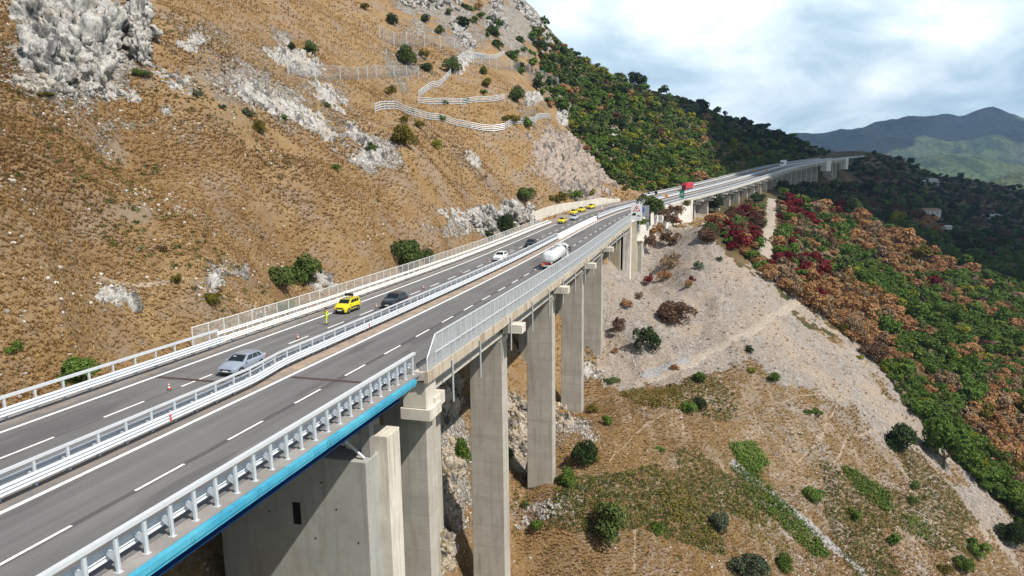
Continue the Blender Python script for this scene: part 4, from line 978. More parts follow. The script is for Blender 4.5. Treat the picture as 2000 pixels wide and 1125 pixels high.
# ------------------------------------------------------------------ vegetation
def leafcloud(rng, lobes, n, ls, flat=0.0):
    """many small leaf faces spread through overlapping lobes: (x, y, z, r)"""
    V = np.empty((n * 4, 3)); at = np.empty(n * 4)
    lob = np.array(lobes); w = lob[:, 3] ** 2; k = rng.choice(len(lob), n, p=w / w.sum())
    d = rng.normal(size=(n, 3)); d /= np.linalg.norm(d, axis=1)[:, None]; d[:, 2] = np.where(d[:, 2] < -.35, -d[:, 2], d[:, 2])
    rad = lob[k, 3] * rng.uniform(.62, 1.06, n) ** .6
    c = lob[k, :3] + d * rad[:, None] * np.array([1, 1, 1 - flat])
    nrm = d + rng.normal(size=(n, 3)) * .55; nrm /= np.linalg.norm(nrm, axis=1)[:, None]
    t = np.cross(nrm, rng.normal(size=(n, 3))); t /= np.linalg.norm(t, axis=1)[:, None] + 1e-9; b = np.cross(nrm, t)
    s = ls * rng.uniform(.6, 1.35, n)[:, None]
    V[0::4] = c + t * s; V[1::4] = c + b * s * .6; V[2::4] = c - t * s; V[3::4] = c - b * s * .6 - nrm * s * .25
    lv = rng.random(len(lob)); v = np.clip(lv[k] * .45 + rng.random(n) * .55, 0, 1); at = np.repeat(v, 4)
    return V, np.arange(n * 4).reshape(n, 4), at
def lobeset(rng, n, spread, r0, r1, z0, z1):
    L = []
    for i in range(n):
        a = rng.uniform(0, 6.28); q = spread * math.sqrt(rng.random()); z = z0 + (z1 - z0) * rng.random() * (1 - .35 * q / max(spread, .01))
        L.append((q * math.cos(a), q * math.sin(a), z, rng.uniform(r0, r1)))
    return L
def make_shrubs(nvar, leaves, ls, kind):
    out = []
    for i in range(nvar):
        rng = np.random.default_rng(100 + i + leaves)
        if kind == 'round': L = lobeset(rng, 11, .52, .30, .54, .25, 1.05)
        elif kind == 'low': L = lobeset(rng, 12, .78, .20, .38, .10, .42)
        elif kind == 'open': L = lobeset(rng, 13, .66, .20, .36, .25, 1.05)
        else: L = lobeset(rng, 11, .52, .28, .46, .55, 1.45)
        V, Fc, at = leafcloud(rng, L, leaves, ls); V = V / np.percentile(np.hypot(V[:, 0], V[:, 1]), 97) * np.array([1, 1, 1.0])
        out.append((V, Fc, at))
    return out
SH = {'round': make_shrubs(5, 2600, .062, 'round'), 'low': make_shrubs(4, 1700, .062, 'low'), 'open': make_shrubs(4, 1500, .062, 'open'), 'tree': make_shrubs(5, 2200, .072, 'tree')}
SHM = {'round': make_shrubs(4, 620, .115, 'round'), 'low': make_shrubs(3, 420, .12, 'low'), 'open': make_shrubs(4, 480, .105, 'open'), 'tree': make_shrubs(5, 620, .125, 'tree')}
SHF = {'tree': make_shrubs(4, 190, .21, 'tree'), 'round': make_shrubs(3, 170, .20, 'round'), 'open': make_shrubs(3, 150, .20, 'open')}
SPEC = {
 'olive':  [(0., (.036, .056, .014)), (.5, (.080, .115, .030)), (1., (.150, .185, .060))],
 'dark':   [(0., (.013, .024, .009)), (.5, (.032, .052, .016)), (1., (.066, .094, .028))],
 'green':  [(0., (.036, .070, .012)), (.5, (.085, .145, .024)), (1., (.160, .225, .042))],
 'bright': [(0., (.030, .058, .009)), (.5, (.070, .118, .018)), (1., (.140, .190, .036))],
 'yellow': [(0., (.085, .100, .012)), (.5, (.195, .205, .020)), (1., (.320, .290, .045))],
 'mustard':[(0., (.060, .052, .010)), (.5, (.125, .105, .018)), (1., (.210, .175, .035))],
 'orange': [(0., (.175, .088, .038)), (.5, (.335, .180, .078)), (1., (.440, .275, .140))],
 'red':    [(0., (.060, .006, .007)), (.5, (.150, .016, .018)), (1., (.250, .045, .036))],
 'tan':    [(0., (.120, .080, .045)), (.5, (.245, .170, .100)), (1., (.360, .265, .165))],
 'brown':  [(0., (.050, .030, .020)), (.5, (.115, .066, .042)), (1., (.200, .120, .075))],
 'grey':   [(0., (.040, .052, .030)), (.5, (.085, .105, .060)), (1., (.150, .170, .105))],
}
M_leaf = {k: vary('foliage_' + k, v, .75, .22, .22) for k, v in SPEC.items()}
M_trunk = plain('bark', (.10, .075, .055), .95, 0, .4, 6)
_mc = {}
def shrubmesh(form, i, tier, spec):
    k = (form, i, tier, spec)
    if k not in _mc:
        V, Fc, at = (SH, SHM, SHF)[tier].get(form, (SH, SHM, SHF)[tier]['round'])[i]
        _mc[k] = npmesh('leaf_mass', V, Fc, M_leaf[spec], False, {'v': at})
    return _mc[k]
_tm = {}
def trunkmesh(i):
    if i not in _tm:
        rng = np.random.default_rng(500 + i); mb = MB(); mb.tube((0, 0, -.5), (.03, .02, .45), .075, 7, .05)
        for k in range(5):
            a = k * 1.257 + rng.uniform(-.4, .4); mb.tube((.03, .02, .40), (.42 * math.cos(a), .42 * math.sin(a), .8 + .3 * rng.random()), .04, 5, .012)
        _tm[i] = mb.mesh('trunk', M_trunk)
    return _tm[i]
NPL = [0]
def plant(loc, size, spec, form, label, group=None, name=None, hs=1.0, tier=None, trunk=False):
    """one bush or tree; size is its width in metres"""
    NPL[0] += 1; d = float(np.linalg.norm(np.array(loc) - CAM)); wpx = size * F / d
    if tier is None: tier = 0 if wpx > 30 else 1
    pool = (SH, SHM, SHF)[tier].get(form) or (SH, SHM, SHF)[tier]['round']
    i = NPL[0] % len(pool); me = shrubmesh(form, i, tier, spec); rz = (NPL[0] * 2.399) % 6.283
    name = name or ('tree' if form == 'tree' else 'shrub'); cat = 'tree' if form == 'tree' else 'bush'
    sc = (size / 2 * (.84 + .3 * ((NPL[0] * 7) % 10) / 10), size / 2 * (.84 + .3 * ((NPL[0] * 3) % 10) / 10), size / 2 * hs)
    if trunk or form == 'tree':
        g = empty(name, loc, rz, label, cat, group); g.scale = sc
        o = link(bpy.data.objects.new('crown', me), g); t = link(bpy.data.objects.new('trunk', trunkmesh(i)), g)
        return g
    o = link(bpy.data.objects.new(name, me)); o.location = Vector(loc); o.rotation_euler = (0, 0, rz); o.scale = sc
    return tag(o, label, cat, group)
def bush(px, py, wpx, spec, form, label, hs=1.0, trunk=False, group=None, name=None):
    l, n = hit(px, py)
    if l is None: return None
    d = float((l - CAM) @ FW); size = wpx * d / F
    return plant(l + np.array([0, 0, -.06 * size]), size, spec, form, label, group, name, hs, None, trunk)
B = [
 (552,560,62,'olive','round','left half of the large twin dark green bush above the fence',1.1),(602,556,72,'olive','round','right half of the large twin dark green bush above the fence',1.15),
 (792,528,74,'olive','round','large rounded dark green bush behind the fence above the dark grey car',1.15),(832,512,34,'olive','round','small dark green bush leaning on the right of the large bush behind the fence',1.0),
 (548,604,50,'green','low','pale green low bush peeping over the mesh fence above the yellow van',1.1),(418,594,36,'mustard','round','small dark yellow green bush among white rocks on the lower slope',1.05),
 (155,752,78,'green','round','bright green bush rising behind the guardrail at the left edge',1.0),(28,688,40,'green','open','wispy green bush at the far left on the dry slope',1.1),
 (988,458,38,'dark','round','dark green bush at the right of the broad white rock face',1.35),(956,466,30,'dark','round','small dark bush in front of the broad white rock face',.9),
 (1030,390,40,'olive','round','dark green round bush alone on dry grass left of the rock cut',1.0),(607,106,34,'olive','round','round green bush on the pale rock slab high on the slope',1.05),
 (570,98,16,'dark','round','tiny dark bush left of the round bush on the pale rock slab',1.1),(794,128,44,'olive','round','big grey green bush high on the slope right of the net fence',1.1),(766,48,24,'dark','round','small round dark bush high on the bare grass near the top edge',1.1),
 (712,18,20,'mustard','round','small yellowish bush on the bare grass at the top edge',.9),(760,186,27,'mustard','open','yellow green bush left of the zigzag barriers',1.1),(829,114,24,'mustard','open','yellow green bush right of the big grey green bush',1.2),(832,139,26,'dark','round','dark low bush below the yellow green bush at the zigzag barrier',.8),
 (506,260,36,'mustard','round','olive yellow bush alone on the dry grass left of the rock rib',.95),(488,230,30,'grey','open','thin grey green bush above the olive yellow bush',1.0),(434,214,18,'grey','open','tiny grey bush at the foot of the pale rock streak',1.0),(385,190,22,'grey','open','tiny green bush right of the big cliff foot',1.0),
 (278,148,38,'olive','low','dark bush at the foot of the limestone pillar',1.0),(217,36,22,'olive','round','green bush in the gap between cliff and pillar',1.2),(170,18,30,'mustard','low','mossy green bush on top of the big cliff',1.0),(88,186,44,'mustard','low','grassy green bush along the foot of the big cliff',.6),(658,334,20,'green','round','small green bush in the middle of the golden slope',1.1),(726,299,22,'olive','round','small round bush on the white rock patch',1.1),
 (788,284,66,'mustard','round','wide yellow green bush below the lowest barrier',.85),(853,291,22,'yellow','round','small yellow green bush right of the wide one below the lowest barrier',1.1),(818,250,22,'mustard','round','small dark yellow bush just under the lowest barrier',1.0),(790,242,20,'mustard','round','small bush touching the wide yellow green bush from above',1.0),
 (316,488,28,'brown','low','flat dark bush in the middle of the lower left slope',.9),(348,553,24,'mustard','open','thin olive bush between the two white rock groups',1.2),(556,234,13,'green','round','tiny green bush beside the pale rock rib',1.1),(640,210,12,'olive','round','tiny round bush among pale stones in mid slope',1.0),(804,224,16,'green','open','small bush growing through the lowest barrier near its left end',1.2),(863,237,18,'green','open','small bush growing through the lowest barrier near its middle',1.1),
 (868,202,26,'olive','low','low bush in front of the middle barrier',.8),(910,200,16,'green','open','small green bush at the middle barrier',1.1),(884,140,40,'olive','round','dark bush at the bend of the zigzag barrier',1.0),(1000,236,40,'mustard','low','yellowish low bush inside the bend of the lowest barrier',1.0),(1010,200,34,'olive','round','grey green bush at the right end of the middle barrier',1.2),(1030,250,24,'green','round','green bush at the right end of the lowest barrier',1.0),
 (858,66,24,'olive','round','olive bush below the pale rock band at the top',1.1),(830,44,20,'dark','round','dark bush left under the pale rock band at the top',1.0),(945,185,16,'green','open','small green bush between the two upper barriers',1.1),(950,170,20,'mustard','round','yellowish bush on the grassy shelf between barriers',1.0),(945,145,20,'bright','round','bright green bush below the right hand net',1.2),
 (1093,400,30,'mustard','open','thin olive bush by the end of the pale retaining wall',1.3),(1120,388,44,'green','open','green bush on top of the pale retaining wall at its near end',.8),(1150,384,26,'yellow','open','yellow green bush on top of the pale retaining wall',1.0),(1080,395,24,'mustard','open','dry bush left of the retaining wall end',1.0),(1118,340,14,'olive','open','small shrub on the grey rock cut',1.4),(1096,312,12,'olive','open','smaller shrub higher on the grey rock cut',1.4),
 (1196,1048,84,'olive','round','big round dark green bush on the dry grass right of the tallest pier',1.15),(1050,938,48,'grey','tree','small grey green tree standing in front of the third pier foot',1.0),(1142,908,58,'dark','round','dark green bush right of the third pier foot',1.1),(1108,946,46,'green','round','green bush just below the dark bush by the third pier',1.0),(1160,900,34,'mustard','open','dry thin bush touching the dark bush by the third pier',.9),
 (1284,1040,30,'bright','round','small bright green bush on brown grass at the lower middle right',1.0),(1406,1034,40,'grey','round','grey green bush left of the ivy bank',1.2),(1465,1128,72,'grey','round','grey green bush cut by the bottom edge of the photo',.9),(1530,1110,40,'bright','round','bright green bush at the low end of the ivy bank',1.0),(1590,976,44,'green','round','green bush right of the gravel channel',.9),(1760,884,74,'dark','round','very dark bush at the edge of the scree',1.1),
 (1842,912,84,'green','tree','dark green tree leaning over the scree at the lower right',1.2),(1978,1064,62,'dark','round','dark bush at the right edge near the bottom corner',1.0),(1262,688,62,'dark','open','dark blue green bush on the scree below the abutment',1.35),(1322,628,76,'brown','round','wide dark bush with red leaves in the middle of the scree',.85),(1300,612,34,'red','open','red leaves at the left of the wide dark scree bush',1.0),(1366,526,24,'grey','open','small grey bush alone on the upper scree',1.1),(1404,510,16,'grey','open','tiny grey bush on the upper scree right of the small one',1.0),
 (1366,800,28,'dark','round','dark green bush on the grass below the scree track',1.2),(1346,806,38,'green','round','green bush left of the dark one below the scree track',.9),(1365,748,24,'bright','round','bright green bush on the bank just under the scree track',1.1),(1463,688,18,'dark','round','small black green bush beside the scree track',1.3),(1512,744,22,'bright','round','small bright bush on the lower scree',1.0),(1468,724,24,'yellow','low','yellow green bush on the lower scree',.9),(1586,806,40,'bright','low','flat bright green patch bush in the middle of the right slope',.7),
 (1378,474,44,'brown','round','brown bush on the crest of the scree',1.0),(1388,462,28,'olive','round','green bush behind the brown bush on the crest of the scree',1.3),(1312,520,42,'tan','open','dry orange brown bush beside the abutment buttress',1.2),(1305,480,44,'brown','open','dry brown bush under the whitewashed wall',1.0),(1298,548,34,'orange','open','orange dry bush below the abutment buttress',1.0),(1268,556,26,'red','open','small red bush at the foot of the abutment',1.2),(1345,560,22,'orange','open','small orange bush on the upper scree left side',1.0),(1352,548,16,'red','open','small red bush on the upper scree',1.0),
 (1208,650,34,'brown','open','dry brown bush right of the last pier',1.5),(1222,600,28,'orange','open','dry orange bush under the viaduct end',.9),(1250,582,22,'tan','open','tan dry bush on the scree left side',.9),(1200,690,20,'orange','open','small dry orange bush at the foot of the last pier',.9),(1318,722,18,'orange','round','small round dry bush on the scree track',1.0),
 (1668,660,48,'tan','round','big tan dry bush on the rim of the scree',1.25),(1704,702,54,'brown','round','brown dry bush just below the big tan bush on the scree rim',1.0),(1602,590,30,'red','round','round crimson bush on the rim of the scree',1.1),(1500,545,52,'orange','open','wide orange dry bush at the upper rim of the scree',1.0),(1560,585,24,'tan','low','small tan bush by the end of the scree track',1.0),(1680,700,22,'yellow','low','small yellow bush under the brown one on the scree rim',1.0),
 (1745,1064,28,'green','round','green bush on the lower right slope',1.0),(1782,982,26,'olive','round','lower of two small dark bushes on the right slope',.9),(1786,956,24,'olive','round','upper of two small dark bushes on the right slope',.9),(1668,1014,30,'green','open','thin green bush on the dry right slope',1.1),(1912,1086,50,'green','open','bushy green plant near the lower right corner',1.0),(1880,1112,40,'bright','round','bright green bush near the lower right corner',1.0),(1840,1112,40,'mustard','low','olive low bush at the bottom edge on the right',.9),
 (1046,1034,30,'bright','round','bright green bush on the rocks beside the tallest pier',1.0),(1025,990,18,'olive','round','small dark bush among the white rocks below the third pier',.9),(900,900,48,'bright','round','bright green bush lit behind the tallest pier',1.3),(992,898,32,'green','open','green bush between the second and third pier',1.3),(1158,806,26,'mustard','round','olive bush near the fourth pier foot',1.0),(1186,830,22,'green','round','green bush in the gully right of the fourth pier',1.0),(1196,745,34,'olive','low','low dark shrub at the lower edge of the scree',.8),(1290,880,24,'green','low','small green clump in the brown grass',.9),
 (1262,424,54,'bright','low','bright green vine spilling over the abutment under the white sign',1.1),
 (1300,430,42,'brown','open','dry brown creeper hanging below the tree on the whitewashed wall',1.0),(1350,402,36,'brown','open','reddish brown dry bush beside the green sign',1.2),(1330,415,34,'tan','open','tan dry bush on top of the whitewashed wall',.8),(1395,416,36,'dark','tree','dark small tree in front of the first piers of the second viaduct',1.0)]
for q in B: bush(*q)
# the tree on the road edge stands on the wall top
s_, l_ = S_ABUT + 22, 10.2
plant(P(s_, l_, -1.0), 7.6, 'olive', 'tree', 'dark green tree growing over the road edge behind the white sign', None, None, .95)
plant(P(S_ABUT + 10, 9.8, -1.2), 5.0, 'bright', 'low', 'green leafy creeper on the wall top beside the white sign', None, None, 1.0)
for k_, (q_, z_, w_, sp_) in enumerate(((33, -2.0, 4.2, 'brown'), (52, -2.6, 4.6, 'brown'), (60, -3.4, 4.0, 'tan'), (66, -1.6, 3.8, 'mustard'), (46, -5.2, 5.2, 'brown'), (28, -6.5, 5.6, 'orange'), (20, -9.0, 5.2, 'brown'), (37, -6.5, 4.4, 'tan'), (56, -6.8, 4.6, 'orange'))): plant(P(S_ABUT + q_, 10.6, z_), w_, sp_, 'open', 'dry brownish shrub hugging the whitewashed retaining wall', 'dry shrubs along the whitewashed wall', None, 1.1)
plant(P(S_ABUT + 40, 10.0, -1.5), 5.0, 'brown', 'open', 'brown dead bush on the wall top left of the green sign', None, None, 1.0)

# ------------------------------------------------------------------ thickets and woods
LW = [(1055,40),(1092,88),(1200,152),(1330,198),(1450,238),(1530,266),(1624,302),(1600,309),(1500,326),(1400,349),(1330,364),(1285,372),(1215,372),(1165,320),(1120,262),(1085,205),(1060,140),(1040,80)]
RW = [(1378,424),(1425,405),(1520,372),(1600,352),(1660,330),(1700,300),(1750,310),(1830,340),(1900,352),(2030,372),(2030,1090),(1960,992),(1800,830),(1700,690),(1552,590),(1490,535),(1425,482),(1392,456)]
GAP = [(1484,378),(1526,378),(1524,440),(1512,520),(1478,512),(1486,440)]
cand = []
def pixsample(poly, n):
    q = np.array(poly); x = RNG.uniform(q[:, 0].min(), q[:, 0].max(), n); y = RNG.uniform(q[:, 1].min(), q[:, 1].max(), n); m = inpoly(x, y, poly); return x[m], y[m]
def thicken(poly, n, pick, side):
    grid = {}; xs, ys = pixsample(poly, n)
    for x, y in zip(xs, ys):
        if side == 'R' and inpoly(np.array([x]), np.array([y]), GAP)[0]: continue
        l, nn = hit(x, y)
        if l is None: continue
        if abs((lambda r: r[1][0])(road_frame(l[:1], l[1:2]))) < 13 and l[1] < 600: continue
        d = float((l - CAM) @ FW); spec, form, size, hs = pick(x, y, d, l)
        r = size * F / d * .30; c = 24
        gx, gy = int(x // c), int(y // c); k = max(1, int(r // c) + 1); bad = False
        for a in range(gx - k, gx + k + 1):
            for b in range(gy - k, gy + k + 1):
                for (X, Y, R_) in grid.get((a, b), ()):
                    if (X - x) ** 2 + ((Y - y) * 1.3) ** 2 < (max(r, R_)) ** 2: bad = True; break
                if bad: break
            if bad: break
        if bad: continue
        grid.setdefault((gx, gy), []).append((x, y, r)); cand.append((size * F / d, l, size, spec, form, hs, side, x, y, d))
def ch(opts): 
    k, w = zip(*opts); w = np.array(w, float); return k[RNG.choice(len(k), p=w / w.sum())]
def pickL(x, y, d, l):
    t = vnoise(np.array([l[0] / 22]), np.array([l[1] / 22]))[0]
    if x < 1130 and y < 210: sp = ch([('olive', 4), ('dark', 3), ('green', 2), ('orange', .8), ('mustard', 1.5)])
    elif d > 520 or (x > 1250 and y < 190 + (x - 1250) * .33): sp = ch([('dark', 5), ('olive', 2), ('green', 1)])
    else: sp = ch([('green', 3 + 3 * t), ('yellow', 1.2 + 3 * (x > 1230) * t), ('olive', 2.2), ('dark', 1.5), ('bright', 2.2 + 1.5 * (x > 1250)), ('mustard', 1.4), ('orange', .18), ('brown', .25)])
    sz = (2.4 + 4.2 * RNG.random() ** 1.6) * (1 + .35 * (d > 450)); return sp, ('tree' if sz > 4.4 else 'round'), sz, RNG.uniform(.8, 1.05)
def pickR(x, y, d, l):
    t = vnoise(np.array([l[0] / 24 + 31]), np.array([l[1] / 24]))[0]; u = vnoise(np.array([l[0] / 17 + 3]), np.array([l[1] / 17 + 60]))[0]
    edge = x - np.interp(y, [420, 600, 700, 830, 1000], [1390, 1575, 1710, 1810, 1970])
    if y < 400 or (x > 1640 and y < 440) or x > 1840 and y < 500: sp = ch([('dark', 5), ('olive', 2), ('brown', 2 if x > 1640 else .6), ('green', .8)])
    elif y < 545 and x < 1650: sp = ch([('red', 6 if u > .47 else .5), ('green', 2), ('brown', 1.2), ('orange', 1.2), ('olive', 1), ('tan', .6)])
    elif t > .505 or (x > 1780 and 540 < y < 820 and RNG.random() < .5): sp = ch([('bright', 4), ('green', 4), ('yellow', .6), ('olive', 1)])
    elif t < .455: sp = ch([('orange', 6), ('tan', 2.4), ('brown', .3), ('red', .08), ('mustard', .5)])
    else: sp = ch([('orange', 2.4), ('green', 3), ('bright', 2), ('red', .1), ('tan', 1), ('mustard', 1), ('olive', .8)])
    sz = (2.4 + 4.6 * RNG.random() ** 1.4) * (1 + .35 * (d > 300)); fm = ch([('tree', 3), ('round', 2), ('open', 2.5)]); return sp, fm, sz, RNG.uniform(.75, 1.05)
thicken(LW, 15000, pickL, 'L'); thicken([(868, 0), (930, 12), (1000, 62), (1062, 120), (1110, 215), (1080, 215), (1035, 165), (985, 110), (935, 70), (880, 40)], 260, lambda x, y, d, l: (ch([('olive', 4), ('green', 3), ('bright', 1), ('orange', .7), ('dark', 2)]), 'round', RNG.uniform(2.4, 5.2), 1.0), 'L'); thicken(RW, 24000, pickR, 'R')
# single bushes dotted over the grass and scree
cand.sort(key=lambda c: -c[0])
NAMES = {'olive': 'grey green', 'dark': 'dark green', 'green': 'mid green', 'bright': 'bright green', 'yellow': 'yellow green', 'mustard': 'olive yellow', 'orange': 'rusty orange', 'red': 'crimson', 'tan': 'tan dry', 'brown': 'brown dry', 'grey': 'grey'}
NIND = 190
for c in cand[:NIND]:
    _, l, size, spec, form, hs, side, x, y, d = c
    what = {'tree': 'tree', 'round': 'rounded bush', 'open': 'loose bush'}[form]
    where = ('in the wood on the hillside above the road' if side == 'L' else ('in the thicket beside the scree' if y < 760 else 'low on the wooded slope at the lower right')) if not (side == 'R' and y < 560) else 'in the red and green thicket below the second viaduct'
    lab = f'{NAMES[spec]} {what} {where}'
    plant(l - np.array([0, 0, .05 * size]), size, spec, form, lab, lab, None, hs, 1 if c[0] < 60 else 0)
# everything farther reads as one wood
for side, nm in (('L', 'hillside_wood'), ('R', 'valley_wood')):
    for sp in SPEC:
        sel = [c for c in cand[NIND:] if c[6] == side and c[3] == sp]
        if not sel: continue
        Vs, Fs, As = [], [], []; n0 = 0
        for k, c in enumerate(sel):
            pool = SHF.get(c[4]) if c[0] < 22 else SHM.get(c[4]); V, Fc, at = pool[k % len(pool)]
            a = RNG.uniform(0, 6.28); cs, sn = math.cos(a), math.sin(a); R3 = np.array([[cs, -sn, 0], [sn, cs, 0], [0, 0, 1]])
            Vs.append((V @ R3.T) * (c[2] / 2 * np.array([RNG.uniform(.8, 1.25), RNG.uniform(.8, 1.25), c[5] * RNG.uniform(.8, 1.15)])) + c[1] - np.array([0, 0, .05 * c[2]])); Fs.append(Fc + n0); As.append(np.clip(at * .8 + RNG.uniform(-.12, .3), 0, 1)); n0 += len(V)
        o = ob(nm, npmesh(nm, np.concatenate(Vs), np.concatenate(Fs), M_leaf[sp], False, {'v': np.concatenate(As)})); o['kind'] = 'stuff'
# ivy banks on the lower right slope and on the verges
def ivy(poly, n, ls, mat, name='ground_ivy'):
    xs, ys = pixsample(poly, n); Vs, Fs, As = [], [], []; n0 = 0
    for x, y in zip(xs, ys):
        l, nn = hit(x, y)
        if l is None: continue
        rng = RNG; m = 7; c = l + np.array([0, 0, 1]) * rng.uniform(.02, .45, (m, 1)) + rng.normal(size=(m, 3)) * np.array([.35, .35, .10]); nr = nn + rng.normal(size=(m, 3)) * .5; t = np.cross(nr, rng.normal(size=(m, 3))); t /= np.linalg.norm(t, axis=1)[:, None]; b = np.cross(nr, t); b /= np.linalg.norm(b, axis=1)[:, None]; s = ls * rng.uniform(.6, 1.3, (m, 1))
        V = np.empty((m * 4, 3)); V[0::4] = c + t * s; V[1::4] = c + b * s * .7; V[2::4] = c - t * s; V[3::4] = c - b * s * .7
        Vs.append(V); Fs.append(np.arange(m * 4).reshape(m, 4) + n0); As.append(np.repeat(rng.random(m), 4)); n0 += m * 4
    o = ob(name, npmesh(name, np.concatenate(Vs), np.concatenate(Fs), mat, False, {'v': np.concatenate(As)})); o['kind'] = 'stuff'
ivy([(1428, 912), (1470, 918), (1530, 980), (1590, 1040), (1622, 1088), (1590, 1092), (1540, 1040), (1470, 985)], 2600, .17, M_leaf['bright'])
ivy([(1425, 870), (1470, 862), (1500, 905), (1480, 925), (1440, 905)], 800, .17, M_leaf['green'])
ivy([(1640, 912), (1665, 915), (1740, 968), (1735, 1000), (1680, 965)], 1000, .17, M_leaf['bright'])
ivy([(1750, 1000), (1790, 1010), (1830, 1050), (1810, 1056), (1770, 1030)], 260, .15, M_leaf['green'])
ivy([(1430, 985), (1480, 1000), (1540, 1060), (1550, 1110), (1500, 1090), (1460, 1040)], 400, .15, M_leaf['mustard'])
ivy([(1200, 765), (1320, 760), (1330, 800), (1240, 790)], 420, .16, M_leaf['mustard'])
ivy([(1280, 960), (1340, 960), (1400, 1060), (1370, 1080), (1310, 1010)], 350, .16, M_leaf['mustard'])
# ------------------------------------------------------------------ vehicles (built along +y, wheels on z = 0)
VS = 0.87                                        # the survey scale of the place against standard vehicle sizes
M_glass = plain('dark_glass', (.012, .016, .018), .08, 0, 0, Specular_IOR_Level=.6)
M_tyre = M_black; M_rim = plain('alloy_rim', (.32, .33, .34), .35, .7); M_lamp = plain('headlamp_lens', (.62, .64, .66), .15, .2); M_tail = plain('tail_lamp', (.42, .015, .012), .25)
M_plate = plain('number_plate', (.72, .72, .70), .5); M_trim = plain('black_trim', (.022, .022, .024), .6)
def paintm(name, c, metal=.0, rough=.28):
    return plain(name, c, rough, metal, .04, .8, Coat_Weight=.5, Coat_Roughness=.08)
P_silver = paintm('blue_silver_paint', (.30, .345, .42), .25); P_yellow = paintm('signal_yellow_paint', (.66, .54, .018)); P_dgrey = paintm('dark_grey_paint', (.032, .036, .044), .3); P_white = paintm('white_paint', (.78, .78, .78)); P_black = paintm('black_paint', (.014, .016, .02)); P_lsil = paintm('light_silver_paint', (.52, .55, .59), .3); P_red = paintm('crimson_paint', (.55, .012, .045))
def wheel(parent, x, y, r, w=.21):
    sx_ = 1 if x > 0 else -1
    o = MB().lathe([(r * .62, -w / 2), (r * .93, -w / 2), (r, -w * .3), (r, w * .3), (r * .93, w / 2), (r * .62, w / 2)], 18, 'X').build('wheel', M_tyre, parent); o.location = (x, y, r)
    m = MB().lathe([(r * .63, -.02), (r * .60, .03), (r * .16, .045), (.01, .05)], 14, 'X')
    q = m.build('rim', M_rim, o); q.location = (sx_ * w * .42, 0, 0); q.scale = (sx_, 1, 1)
    return o
def section(w, zb, zs, zt, tuck=.06, crown=.03):
    """closed cross-section of the lower body, left and right mirrored"""
    R = [(w - tuck, zb), (w, zb + (zs - zb) * .35), (w, zs - .04), (w - .02, zs), (w - .09, zt), (w * .5, zt + crown)]
    return R + [(0, zt + crown * 1.2)] + [(-a, b) for a, b in R[::-1]]
